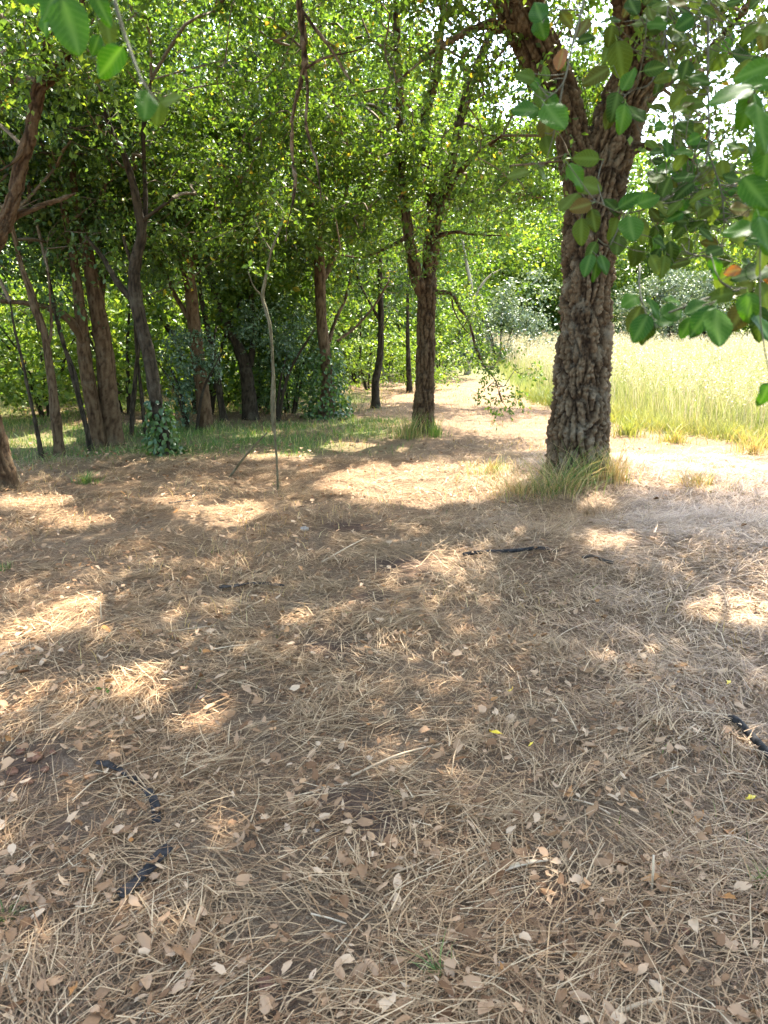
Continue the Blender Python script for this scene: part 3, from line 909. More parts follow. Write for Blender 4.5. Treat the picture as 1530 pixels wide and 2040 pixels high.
# ------------------------------------------------------------------ the row of oaks on the left and behind
ROW = [
    ('oak', 'slim brown oak with ivy at its foot beside the dark bush', (650, 832), [
        ([(650, 836, 44), (652, 800, 36), (653, 750, 28), (646, 690, 25), (640, 630, 24), (638, 570, 24), (636, 520, 24), (632, 460, 18), (618, 410, 16), (606, 340, 14), (600, 240, 12), (596, 100, 9)], None),
        ([(642, 560, 14), (658, 530, 12), (672, 490, 11), (674, 440, 9), (690, 380, 7), (700, 300, 6)], [0, 0.1, 0.2, 0.3, 0.3, 0.3]),
        ([(650, 700, 12), (668, 640, 8), (690, 590, 6), (700, 540, 4)], [0.2, 0.5, 0.7, 0.8]),
        ([(672, 680, 8), (710, 650, 6), (745, 610, 5), (775, 560, 4)], [0.7, 0.9, 1.0, 1.0])],
     'bark_red', [((0, 0.2, 4.6), (2.2, 2.0, 2.0), 330), ((-0.4, 0.0, 2.9), (1.2, 1.2, 0.6), 55)], 'leaf_yellow', 16),
    ('oak', 'small dark curved oak standing behind the clearing', (748, 812), [
        ([(748, 815, 26), (748, 790, 18), (748, 760, 17), (753, 735, 16), (758, 700, 14), (759, 640, 13), (757, 560, 11), (756, 460, 9), (765, 340, 7)], None),
        ([(758, 640, 8), (735, 600, 6), (715, 560, 5), (700, 500, 4)], None)],
     'bark_dark', [((0, 0.3, 4.0), (1.9, 1.6, 1.9), 240), ((0.1, 0.3, 2.3), (0.8, 0.8, 0.5), 30)], 'leaf', 17),
    ('oak', 'thin far oak just showing beside the forked oak', (816, 782), [
        ([(816, 784, 16), (815, 750, 12), (813, 700, 10), (812, 620, 8), (815, 500, 6)], None)],
     'bark_dark', [((0.2, 0.3, 4.4), (2.0, 1.8, 1.9), 190), ((1.7, -1.5, 5.0), (1.8, 1.3, 1.1), 190)], 'leaf', 18),  # second crown ellipsoid is added to throw shade across the path
    ('oak', 'grey brown oak bending leftward next to the dark bush', (497, 835), [
        ([(499, 840, 40), (497, 805, 34), (493, 760, 30), (484, 715, 24), (466, 672, 20), (445, 630, 18), (425, 570, 15), (410, 500, 12), (400, 400, 10)], None),
        ([(497, 730, 18), (503, 690, 14), (505, 640, 11), (498, 560, 9), (495, 450, 7)], [0.1, 0.2, 0.3, 0.4, 0.4])],
     'bark_dark', [((-0.5, 0.3, 4.3), (2.0, 1.8, 1.9), 300), ((0.2, 0.2, 2.5), (1.2, 1.0, 0.7), 60)], 'leaf', 19),
    ('oak', 'tan trunked oak half hidden by a bluish spray of leaves', (410, 855), [
        ([(412, 860, 38), (408, 820, 32), (402, 770, 30), (392, 700, 30), (386, 640, 28), (380, 580, 27), (370, 525, 26), (355, 460, 20), (335, 380, 16), (320, 260, 12)], None),
        ([(380, 640, 12), (350, 590, 9), (330, 545, 7), (300, 500, 5)], [0, 0.1, 0.2, 0.2]),
        ([(372, 540, 12), (395, 500, 9), (420, 440, 7), (430, 360, 5)], [0, 0.1, 0.2, 0.2])],
     'bark_orange', [((-0.3, 0.2, 4.4), (2.0, 1.8, 1.9), 330)], 'leaf', 20),
    ('oak', 'dark leaning oak with ivy round its foot at the edge of the mown ground', (325, 905), [
        ([(327, 912, 36), (324, 880, 31), (318, 840, 29), (308, 780, 28), (297, 710, 28), (283, 650, 28), (272, 600, 27), (267, 550, 25), (272, 510, 23), (282, 465, 20), (274, 410, 17), (262, 355, 15), (246, 305, 13), (222, 262, 11), (200, 180, 9)], None),
        ([(278, 618, 18), (256, 590, 14), (232, 560, 12), (212, 525, 10), (195, 500, 8), (170, 470, 6)], [0, 0.05, 0.1, 0.15, 0.2, 0.2]),
        ([(283, 470, 14), (290, 420, 11), (288, 340, 9), (286, 260, 8), (300, 160, 6)], [0, 0.1, 0.2, 0.2, 0.2]),
        ([(268, 540, 10), (255, 505, 8), (245, 470, 6)], None),
        ([(284, 440, 9), (310, 420, 7), (345, 395, 5)], [0, -0.1, -0.2])],
     'bark_dark', [((-0.2, 0.3, 4.4), (1.9, 1.8, 1.7), 330), ((0.2, 0.6, 3.0), (1.2, 1.0, 0.6), 60)], 'leaf', 21),
    ('oak', 'broad tan oak, thicker of the close pair behind the row', (222, 885), [
        ([(226, 890, 52), (222, 850, 44), (216, 790, 41), (210, 720, 38), (202, 660, 36), (193, 610, 33), (184, 560, 28), (172, 490, 22), (150, 400, 16), (140, 280, 11)], None),
        ([(196, 620, 16), (205, 560, 12), (200, 490, 9), (190, 400, 7)], [0.1, 0.3, 0.4, 0.4])],
     'bark_orange', [((-0.2, 0.4, 4.2), (2.0, 1.8, 1.8), 300)], 'leaf', 22),
    ('oak', 'narrower tan oak leaning against the broad one in the close pair', (195, 887), [
        ([(198, 890, 34), (190, 840, 30), (180, 780, 29), (170, 720, 28), (164, 660, 26), (158, 600, 22), (150, 540, 18), (135, 450, 14), (110, 360, 10)], None),
        ([(170, 690, 12), (140, 640, 18), (100, 615, 13), (60, 605, 10), (0, 600, 8)], [0.0, -0.2, -0.3, -0.4, -0.4])],
     'bark_orange', [((-0.6, 0.5, 4.3), (1.8, 1.7, 1.8), 260)], 'leaf_dark', 23),
    ('oak', 'very thin dark stem leaning in front of the close pair', (181, 898), [
        ([(181, 902, 16), (176, 870, 12), (164, 820, 11), (150, 765, 11), (137, 720, 10), (122, 670, 9), (110, 620, 8), (95, 540, 6)], None),
        ([(158, 790, 7), (152, 750, 6), (140, 715, 5), (128, 690, 3)], None)],
     'bark_dark', [((-0.7, 0.3, 3.9), (1.2, 1.2, 1.2), 130)], 'leaf_dark', 24),
    ('oak', 'slender brown oak standing in leaf litter near the left border', (118, 906), [
        ([(120, 912, 30), (116, 880, 21), (111, 830, 20), (105, 780, 18), (97, 720, 16), (88, 665, 16), (72, 620, 15), (60, 580, 13), (40, 520, 10), (20, 430, 8)], None),
        ([(92, 700, 8), (102, 660, 6), (100, 600, 5), (96, 540, 4)], None)],
     'bark_red', [((-0.7, 0.4, 4.2), (1.9, 1.8, 1.8), 280), ((-0.9, 0.5, 2.7), (1.2, 1.0, 0.6), 60)], 'leaf_dark', 25),
    ('oak', 'thin bare stem beside the slender brown oak', (84, 912), [
        ([(84, 914, 10), (76, 870, 8), (66, 820, 7), (55, 770, 6), (45, 720, 6), (30, 660, 5), (20, 600, 4)], None)],
     'bark_dark', [((-0.6, 0.3, 3.4), (0.9, 0.9, 0.9), 70)], 'leaf_dark', 26),
    ('oak', 'thin pale stem just behind the ivy footed oak', (266, 868), [
        ([(262, 872, 11), (264, 820, 9), (270, 750, 8), (276, 690, 7), (278, 620, 6), (270, 520, 5)], None)],
     'bark_dark', [((-0.1, 0.5, 4.0), (1.1, 1.1, 1.1), 90)], 'leaf', 27),
    ('oak', 'thin dark stem touching the ivy footed oak', (288, 866), [
        ([(290, 868, 9), (284, 810, 8), (278, 750, 7), (272, 690, 6), (268, 600, 5)], None)],
     'bark_dark', [((0.2, 0.6, 3.9), (1.1, 1.0, 1.1), 80)], 'leaf', 28),
    ('oak', 'dark stem behind the half hidden tan oak', (445, 838), [
        ([(447, 842, 18), (440, 800, 15), (432, 740, 14), (420, 680, 13), (402, 600, 11), (392, 520, 8)], None)],
     'bark_dark', [((-0.2, 0.4, 4.2), (1.6, 1.4, 1.6), 150)], 'leaf_dark', 29),
]
TREES = {}
for (nm, lab, bpx, limbs, mk, ells, lk, sd) in ROW:
    o, g, lp = tree(nm, lab, bpx, limbs, M[mk], 'plain', 0.010, 0.028, 30, sd * 1.37, group='cork oaks with visible trunks')
    ells = [(c, r, int(n * 1.12)) for (c, r, n) in ells]
    ells = [((c[0], c[1] + 0.55, c[2]), r, n) for (c, r, n) in ells]
    crown_at(o, g, lp, ells, M[lk], sd, tl=0.34, lsz=0.054 + 0.006 * (sd % 5), K=6, Mn=8, wr=0.68)
    big = ells[0][2] > 150
    rng = np.random.default_rng(sd)
    lo_c = ellipsoid_points(52 if big else 14, np.array([g[0] + rng.uniform(-0.4, 0.4), g[1] + 0.75, rng.uniform(2.2, 3.1)]), (1.35, 0.9, 0.75), rng, 0.2)
    crown(o, g, lo_c, M['leaf_dark' if sd % 3 else 'leaf'], lp, seed=sd + 300, name='lower_sprays', tl=0.28, lsz=0.062, K=5, Mn=8, wr=0.66, droop=0.5, twig_r=0.006)
    TREES[lab[:12]] = (o, g, lp)

# the near oak at the left border, its trunk leaving and re-entering the frame
o, g, lp = tree('oak', 'orange barked oak cut by the left border, forking high in the corner', (0, 975), [
    ([(-2, 985, 96), (-8, 950, 80), (-18, 890, 66), (-34, 800, 54), (-46, 700, 44), (-42, 600, 38), (-22, 510, 34), (8, 450, 30), (28, 395, 27), (42, 330, 25), (60, 270, 24), (70, 215, 24), (78, 175, 24), (105, 150, 22), (128, 115, 20), (150, 60, 17), (170, -20, 14), (190, -120, 10)], None),
    ([(76, 185, 20), (80, 140, 15), (92, 95, 13), (100, 30, 11), (95, -60, 8)], [0, 0.1, 0.1, 0.2, 0.2]),
    ([(-20, 520, 24), (20, 440, 14), (60, 418, 11), (110, 400, 9), (150, 385, 6)], [0, 0.1, 0.1, 0.2, 0.2]),
    ([(60, 280, 8), (30, 320, 6), (0, 340, 5)], [0, -0.1, -0.2])],
    M['bark_orange'], 'cork', 0.010, 0.014, 80, 9.0, group='cork oaks with visible trunks')
crown_at(o, g, lp, [((-0.3, 0.0, 5.0), (2.4, 2.2, 1.7), 330), ((0.1, 0.3, 3.6), (1.2, 1.2, 0.7), 60)], M['leaf'], 31, tl=0.36, lsz=0.062, K=6, Mn=8)
print('leaves so far', LEAF_COUNT)


# ivy growing on two of the trunks
def ivy(parent, g, lp, z0, z1, r, n, seed):
    rng = np.random.default_rng(seed)
    zz = g[2] + z0 + (z1 - z0) * rng.random(n) ** 1.5
    i = np.argmin(np.abs(lp[None, :, 2] - zz[:, None]), 1)
    c = lp[i].copy()
    c[:, 2] = zz
    th = rng.random(n) * 2 * np.pi
    rr = r * (0.6 + 0.7 * rng.random(n)) * (1.5 - 0.7 * (zz - g[2] - z0) / (z1 - z0))
    d = np.stack([np.cos(th), np.sin(th), np.zeros(n)], 1)
    p = c + d * rr[:, None]
    ax = unit(d * 0.5 + rng.normal(size=(n, 3)) * 0.5 + [0, 0, -0.5])
    v, q, t = leaf_arrays(p, ax, d + rng.normal(size=(n, 3)) * 0.3 + [0, 0, 0.4], 0.06 + 0.03 * rng.random(n), 0.055, six=True)
    mesh_obj('ivy', v - g, q, M['leaf_dark'], parent, t)


ivy(*TREES['dark leaning'], 0.0, 0.62, 0.115, 300, 41)
ivy(*TREES['slim brown o'], 0.0, 1.1, 0.22, 800, 42)


# ------------------------------------------------------------------ shrubs and trees farther back
def blob_shrub(name, label, cat, loc, ells, mat, n, lsz, seed, group=None, stem=True, cull=False, droop=0.2, tl=None, wr=0.6):
    rng = np.random.default_rng(seed)
    o = empty(name, loc, label, cat, group)
    loc = np.asarray(loc, float)
    tot = sum(e[2] for e in ells)
    cen = np.concatenate([ellipsoid_points(max(3, int(n * e[2] / tot)), np.array(e[0]), e[1], rng, 0.5) for e in ells])
    cen = cen[cen[:, 2] > 0.03]
    k = fbm(cen[:, 0] * 1.3 + seed, cen[:, 1] * 1.3, cen[:, 2] * 1.3, 2) > -0.35
    cen = cen[k] + loc
    if cull:
        cen = cen[keep_leaf(cen)]
    tl = tl or lsz * 5
    p, ax, nr, ln = clump_leaves(cen, 5, 7, tl, lsz, rng, droop)
    k = p[:, 2] > loc[2]
    p, ax, nr, ln = p[k], ax[k], nr[k], ln[k]
    v, q, t = leaf_arrays(p, ax, nr, ln, ln * wr)
    mesh_obj('crown' if cat == 'tree' else 'foliage', v - loc, q, mat, o, t)
    if stem:
        H = max(e[0][2] for e in ells)
        if cat == 'tree':
            pts = np.array([[0, 0, -0.1], [0.05, 0.03, H * 0.3], [-0.05, 0.1, H * 0.65], [0.1, 0, H * 1.05]])
            tube_obj('trunk', pts, [0.2, 0.15, 0.12, 0.05], M['bark_dark'], o, (0, 0, 0), 0.15, 12, 'plain', 0.02, seed)
            for j in range(4):
                a = rng.random() * 6.28
                e = np.array([math.cos(a), math.sin(a), 0]) * 1.3
                tube_obj('limb', [[0, 0.06, H * (0.35 + 0.1 * j)], e * 0.5 + [0, 0, H * (0.5 + 0.1 * j)], e + [0, 0, H * (0.75 + 0.1 * j)]], [0.09, 0.06, 0.02], M['bark_dark'], o, (0, 0, 0), 0.2, 8, 'plain', 0.01, seed + j)
        else:
            for j in range(4):
                a = rng.random() * 6.28
                e = np.array([math.cos(a), math.sin(a), 0]) * H * 0.5
                tube_obj('stem', [[e[0] * .1, e[1] * .1, -0.08], e * 0.4 + [0, 0, H * 0.5], e + [0, 0, H * 0.95]], [0.025, 0.018, 0.006], M['bark_dark'], o, (0, 0, 0), 0.15, 6)
    return o


def ground_at(x, y):
    return (x, y, float(height(x, y)))


# prototypes of the woodland behind, then copies with shared meshes
WOOD = 'woodland trees closing the view behind the row'
woods = [(-17, 20), (-13.0, 21.5), (-9.6, 22.5), (-6.6, 23.0), (-3.6, 21.5), (-1.2, 24.5), (1.0, 27.5), (-20, 25), (-15.5, 27), (-11.0, 28), (-6.5, 29), (-2.6, 30), (0.8, 34),
         (-24, 32), (-18, 34), (-12, 35), (-6, 37), (-0.5, 40), (-13.5, 15.5), (-22, 19)]
protos = []
for k in range(3):
    e = [((0, 0, 5.6), (2.8, 2.8, 3.0), 6), ((1.3, 0.4, 4.0), (1.6, 1.6, 1.8), 2), ((-1.2, -0.5, 3.5), (1.6, 1.6, 1.7), 2), ((0.2, 0.5, 8.2), (1.7, 1.7, 1.6), 2), ((0.3, 0, 2.0), (2.3, 2.3, 1.3), 2.2)]
    x, y = woods[k]
    protos.append(blob_shrub('woodland_tree', 'leafy woodland tree closing the view behind the row of trunks', 'tree', ground_at(x, y), e,
                             M[('leaf', 'leaf_yellow', 'leaf')[k]], 560, 0.125, 60 + k, WOOD, wr=0.68))
rr = random.Random(5)
for i, (x, y) in enumerate(woods[3:]):
    copy_thing(protos[i % 3], ground_at(x, y), rr.random() * 6.28, 0.9 + 0.35 * rr.random(), 'leafy woodland tree closing the view behind the row of trunks', WOOD)

UND = 'shrubs of the understorey behind the row'
shr = [(-8.2, 14.6), (-10.4, 13.0), (-5.6, 16.6), (-3.9, 17.2), (-7.4, 17.4), (-9.8, 16.4), (-2.4, 18.0), (-11.5, 15.4), (-0.6, 19.0), (0.6, 21.0), (-2.9, 14.4), (-4.8, 19.0),
       (-1.8, 15.8), (-8.8, 10.6), (-6.3, 14.6), (-7.0, 9.4), (-1.0, 22.5), (-5.6, 21.0), (-9.0, 19.0), (-12.5, 18.0), (-4.2, 12.6), (-3.0, 12.9), (-5.4, 12.4), (-6.9, 12.0), (-4.9, 14.4), (-2.2, 13.6), (-7.8, 11.6)]
sp = []
for k in range(2):
    x, y = shr[k]
    sp.append(blob_shrub('understorey_shrub', 'leafy shrub of the understorey growing behind the row of trunks', 'shrub', ground_at(x, y),
                         [((0, 0, 0.9), (0.9, 0.9, 0.8), 3), ((0.5, 0.2, 1.5), (0.6, 0.6, 0.6), 1), ((-0.5, 0, 0.6), (0.7, 0.7, 0.5), 1)],
                         M[('leaf_bright', 'leaf')[k]], 120, 0.07, 80 + k, UND, wr=0.68))
for i, (x, y) in enumerate(shr[2:]):
    copy_thing(sp[i % 2], ground_at(x, y), rr.random() * 6.28, 0.85 + 0.75 * rr.random(), 'leafy shrub of the understorey growing behind the row of trunks', UND)

# the dark bush between two trunks
q = G(575, 832)
blob_shrub('dark_bush', 'dark evergreen bush with a deep shady hollow between two trunks', 'bush', ground_at(q[0] - 0.05, q[1] + 0.6),
           [((0, 0, 0.55), (0.75, 0.6, 0.55), 2), ((-0.1, 0, 1.25), (0.85, 0.7, 0.55), 3)], M['leaf_dark'], 420, 0.05, 90, tl=0.22)
q = G(395, 850)
blob_shrub('bluish_shrub', 'bluish green leafy sapling in front of the half hidden tan oak', 'shrub', ground_at(q[0], q[1] - 0.35),
           [((0.0, 0, 1.12), (0.42, 0.35, 0.28), 3), ((0.2, 0, 0.75), (0.32, 0.28, 0.3), 2), ((-0.1, 0, 0.4), (0.2, 0.2, 0.3), 1)], M['leaf_blue'], 60, 0.05, 91, tl=0.2)
q = G(560, 835)
blob_shrub('bluish_sapling', 'bluish leaved sapling in front of the dark bush', 'shrub', ground_at(q[0] - 0.1, q[1] - 0.2),
           [((0, 0, 1.45), (0.55, 0.4, 0.35), 3), ((0.15, 0, 1.0), (0.35, 0.3, 0.3), 1)], M['leaf_blue'], 60, 0.05, 92, tl=0.22)
q = G(720, 790)
blob_shrub('bright_shrub', 'sunlit yellow green shrub behind the small curved oak', 'shrub', ground_at(q[0] + 0.1, q[1] + 1.6),
           [((0, 0, 0.6), (1.2, 0.8, 0.6), 2), ((1.4, 0.3, 0.7), (0.9, 0.7, 0.7), 2)], M['leaf_bright'], 130, 0.06, 93, tl=0.28)
q = G(880, 760)
blob_shrub('bright_shrub', 'light green shrub seen between the forked oak and the far path', 'shrub', ground_at(q[0], q[1] + 1.0),
           [((0, 0, 0.8), (1.3, 1.0, 0.9), 2), ((0.3, 0.4, 1.8), (0.9, 0.8, 0.7), 1)], M['leaf_bright'], 150, 0.08, 94, tl=0.35)
q = G(1010, 700)
blob_shrub('pale_shrub', 'pale arching shrub at the far corner of the field', 'shrub', ground_at(4.0, 27.0),
           [((0, 0, 1.0), (2.0, 1.5, 1.1), 2), ((1.0, 0.5, 2.3), (1.4, 1.2, 0.9), 1)], M['leaf_grey'], 170, 0.11, 95, tl=0.6, droop=0.5)
blob_shrub('tangled_shrub', 'dark tangled shrub in shade beyond the far end of the path', 'shrub', ground_at(2.4, 29.0),
           [((0, 0, 1.2), (1.5, 1.2, 1.2), 2), ((-1.2, 0.5, 1.8), (1.2, 1.0, 1.2), 1)], M['leaf_dark'], 150, 0.11, 96, tl=0.6)

# trees beyond the field
BEY = 'trees closing the far side of the field'
blob_shrub('round_tree', 'round grey green tree standing alone beyond the tall grass', 'tree', ground_at(13.2, 36.5),
           [((0, 0, 2.2), (2.6, 2.2, 1.5), 3), ((0.6, 0, 3.0), (1.7, 1.6, 0.9), 2), ((-0.8, 0, 1.2), (2.0, 1.6, 0.9), 1)], M['leaf_grey'], 420, 0.11, 97, BEY, tl=0.45)
bey = [(6.5, 44, 1.0), (10.0, 43, 0.85), (17.5, 43, 1.2), (21.5, 40, 1.0), (26, 44, 1.35), (31, 46, 1.3), (3.2, 41, 1.5), (13.5, 48, 1.5), (37, 44, 1.2), (20, 52, 1.6), (8, 50, 1.75), (12.5, 57, 1.9)]
pb_ = []
for k in range(2):
    x, y, s = bey[k]
    pb_.append(blob_shrub('field_side_tree', 'leafy tree in the belt closing the far side of the field', 'tree', ground_at(x, y),
                          [((0, 0, 4.6), (3.0, 3.0, 3.0), 5), ((1.6, 0, 2.6), (2.0, 2.0, 1.9), 2), ((-1.7, 0.3, 2.4), (2.0, 2.0, 1.9), 2), ((0, 0, 1.2), (2.4, 2.0, 1.1), 1)],
                          M[('leaf_bright', 'leaf')[k]], 420, 0.17, 98 + k, BEY, wr=0.68))
for i, (x, y, s) in enumerate(bey[2:]):
    copy_thing(pb_[i % 2], ground_at(x, y), rr.random() * 6.28, s, 'leafy tree in the belt closing the far side of the field', BEY)

# dead pale trunk at the end of the path
o, g, lp = tree('dead_tree', 'pale grey dead trunk at the far end of the path', (932, 745), [
    ([(931, 748, 17), (934, 715, 13), (937, 670, 12), (940, 620, 11), (938, 570, 9), (930, 530, 7), (922, 480, 4)], None),
    ([(939, 610, 7), (955, 575, 5), (975, 550, 4), (1000, 535, 2)], None),
    ([(938, 640, 5), (952, 615, 4), (960, 590, 2)], None)], M['bark_grey'], 'plain', 0.012, 0.08, 16, 7.7, group=None)

# thin crooked sapling
o, g, lp = tree('sapling', 'thin crooked bare sapling climbing from the straw left of the middle', (553, 975), [
    ([(554, 978, 7), (553, 955, 4.5), (551, 915, 5), (548, 870, 6), (546, 820, 7), (545, 760, 7.5), (542, 700, 7.5), (538, 650, 8), (529, 615, 8), (523, 592, 8), (528, 560, 7), (535, 525, 6), (542, 495, 5), (556, 462, 4), (566, 425, 3)],
     [0] * 8 + [0.02, 0.05, 0.05, 0.05, 0, 0, 0]),
    ([(545, 862, 6), (541, 820, 5), (541, 780, 4), (543, 740, 3)], [0.02, 0.05, 0.05, 0.02]),
    ([(540, 500, 4), (522, 470, 3), (505, 430, 2)], [0.05, 0.1, 0.1]),
    ([(524, 592, 4), (505, 570, 2.5), (494, 540, 1.6)], [0.05, 0.0, 0.0])],
    M['bark_olive'], 'plain', 0.003, 0.03, 10, 3.3, group=None, cat='sapling')
cen = np.array([P(a, b, g[1] + c) for a, b, c in [(566, 425, 0), (505, 430, 0.1), (560, 440, 0), (494, 540, 0), (520, 460, 0.1), (550, 400, 0.1), (580, 440, 0), (540, 380, 0.1)]])
crown(o, g, cen, M['leaf_yellow'], lp, tl=0.22, lsz=0.05, K=4, Mn=6, seed=48, name='crown', cull=False, twig_r=0.006)
a, b = G(455, 950), P(532, 862, G(553, 975)[1] + 0.05)
tube_obj('leaning_stick', [a - [0, 0, 0.02], a * 0.5 + b * 0.5 + [0, 0, 0.015], b], [0.012, 0.011, 0.007], M['bark_olive'], None, (0, 0, 0), 0.05, 8, 'plain', 0.002, 1.0)
prop(bpy.data.objects['leaning_stick'], 'thin dry stick propped against the crooked bare sapling', 'stick')


# ------------------------------------------------------------------ ribbons: straw, grass, field
def ribbons(base, d, ln, wd, lift, bend, flat=True, segs=2, rng=RNG, upv=None):
    """flat curved ribbons: base N x 3 start, d N x 3 direction, lift = how far the middle rises, bend = sideways curve"""
    n = len(base)
    d = unit(d)
    side = unit(np.cross(d, [0, 0, 1.0]) + 1e-6)
    face = side if flat else upv
    out = []
    for k in range(segs + 1):
        t = k / segs
        c = base + d * (ln * t)[:, None] + side * (bend * ln * t * t)[:, None]
        c[:, 2] += lift * 4 * t * (1 - t)
        w = wd * (1.0 - 0.55 * t ** 2)
        out.append(c - face * (w / 2)[:, None])
        out.append(c + face * (w / 2)[:, None])
    v = np.stack(out, 1).reshape(-1, 3)
    b = np.arange(n)[:, None] * (2 * (segs + 1))
    q = np.concatenate([b + [2 * k, 2 * k + 1, 2 * k + 3, 2 * k + 2] for k in range(segs)])
    return v, q


def sample_view(n, y0, y1, power, rng, margin=0.9):
    """points on the ground inside (and a step beyond) the camera's view, denser near the camera"""
    u = rng.random(n)
    e = 2 - power
    y = (y0 ** e + (y1 ** e - y0 ** e) * u) ** (1 / e)
    x = (rng.random(n) * 2 - 1) * (0.5 * y * 1.12 + margin)
    return x, y


def straw(name, n, y0, y1, power, lmin, lmax, w0, mat, seed, label, rise=0.02, segs=2):
    rng = np.random.default_rng(seed)
    x, y = sample_view(n, y0, y1, power, rng)
    clus = fbm(x * 1.7, y * 1.7, 6.0, 3)
    k = (rng.random(n) > bare(x, y) * 0.92) & (rng.random(n) < 0.66 + 1.0 * clus) & ~in_field(x, y, -0.3) & (rng.random(n) > green_zone(x, y) * 0.75)
    x, y = x[k], y[k]
    n = len(x)
    # combed by the mower: locally similar directions, with strays
    th = 2.4 * perlin(x * 0.55, y * 0.55, 12.0) + 0.35 + rng.normal(0, 0.75, n)
    stray = rng.random(n) < 0.25
    th[stray] = rng.random(stray.sum()) * np.pi
    d = np.stack([np.cos(th), np.sin(th), rng.normal(0.02, 0.07, n)], 1)
    ln = lmin + (lmax - lmin) * rng.random(n) ** 1.8
    wd = w0 * (0.45 + 0.9 * rng.random(n) ** 1.5) * (0.8 + 0.055 * y)
    hill = 0.05 * np.clip(fbm(x * 2.2, y * 2.2, 8.0, 3) + 0.2, 0, 1)
    z = height(x, y) + 0.003 + hill * rng.random(n) + rise * rng.random(n) ** 2
    v, q = ribbons(np.stack([x, y, z], 1), d, ln, wd, ln * 0.07 * rng.normal(0.4, 0.8, n), rng.normal(0, 0.16, n), segs=segs)
    zz = height(v[:, 0], v[:, 1]) + 0.002
    v[:, 2] = np.maximum(v[:, 2], zz)
    o = mesh_obj(name, v, q, mat)
    return prop(o, label, 'litter', kind='stuff')


straw('straw_litter', 48000, 1.0, 8.5, 1.15, 0.04, 0.22, 0.0029, M['straw'], 51, 'brown straw litter strewn over the mown ground', 0.03)
straw('chaff_litter', 85000, 1.0, 8.5, 1.15, 0.025, 0.11, 0.0032, M['chaff'], 50, 'fine brown chaff between the straw stalks', 0.02, 1)
straw('pale_straw_litter', 9000, 1.0, 9.0, 1.1, 0.04, 0.24, 0.0036, M['pale_straw'], 52, 'pale cut straw lying loose on top of the litter', 0.035)
straw('distant_straw_litter', 60000, 7.5, 19.0, 0.7, 0.05, 0.20, 0.0045, M['straw'], 53, 'straw litter on the far part of the clearing', 0.03, 1)

# matted clumps of cut straw, each clump combed one way
rng = np.random.default_rng(58)
cx, cy_ = sample_view(1300, 1.1, 8.5, 0.9, rng, 0.5)
kk = (bare(cx, cy_) < 0.3) & ~in_field(cx, cy_, 0.5) & (rng.random(1300) < 0.5 + 0.25 * smooth(-1.5, 1.5, cx))
cx, cy_ = cx[kk], cy_[kk]
per = 56
ca = rng.random(len(cx)) * np.pi
cr = 0.05 + 0.10 * rng.random(len(cx))
i_ = np.repeat(np.arange(len(cx)), per)
n = len(i_)
x = cx[i_] + rng.normal(0, 1, n) * cr[i_]
y = cy_[i_] + rng.normal(0, 1, n) * cr[i_] * 0.7
th = ca[i_] + rng.normal(0, 0.42, n)
d = np.stack([np.cos(th), np.sin(th), rng.normal(0.03, 0.14, n)], 1)
ln = 0.05 + 0.17 * rng.random(n) ** 1.4
rad_ = np.hypot(x - cx[i_], y - cy_[i_]) / cr[i_]
z = height(x, y) + 0.008 + 0.05 * np.exp(-rad_ ** 2) * rng.random(n)
v, q = ribbons(np.stack([x, y, z], 1) - d * (ln / 2)[:, None], d, ln, (0.0018 + 0.0026 * rng.random(n)) * (0.8 + 0.05 * y), ln * 0.08 * rng.random(n), rng.normal(0, 0.2, n), segs=2)
v[:, 2] = np.maximum(v[:, 2], height(v[:, 0], v[:, 1]) + 0.003)
prop(mesh_obj('matted_straw_litter', v, q, M['matted']), 'matted clumps of greyish cut straw over the mown ground', 'litter', kind='stuff')

# heavy windrows of straw right of the big oak
rng = np.random.default_rng(54)
n = 17000
x = rng.normal(2.4, 1.1, n)
y = rng.normal(5.4, 1.0, n) + 0.15 * (x - 2)
k = (y > 3.0) & (y < 7.6) & (rng.random(n) < 0.75 + 0.9 * fbm(x * 1.6, y * 1.6, 14.0, 2))
x, y = x[k], y[k]
n = len(x)
th = 0.4 + 2.2 * perlin(x * 0.9, y * 0.9, 2.0) + rng.normal(0, 0.85, n)
d = np.stack([np.cos(th), np.sin(th), rng.normal(0.0, 0.16, n)], 1)
ln = 0.08 + 0.26 * rng.random(n) ** 1.5
v, q = ribbons(np.stack([x, y, height(x, y) + 0.01 + 0.07 * rng.random(n) * np.clip(0.5 + fbm(x * 1.8, y * 1.8, 3.0), 0.1, 1)], 1), d, ln, 0.002 + 0.0025 * rng.random(n), ln * 0.1 * rng.random(n), rng.normal(0, 0.25, n), segs=2)
v[:, 2] = np.maximum(v[:, 2], height(v[:, 0], v[:, 1]) + 0.003)
prop(mesh_obj('heaped_straw_litter', v, q, M['matted']), 'greyish straw heaped in swathes in front of the thick cork oak', 'litter', kind='stuff')


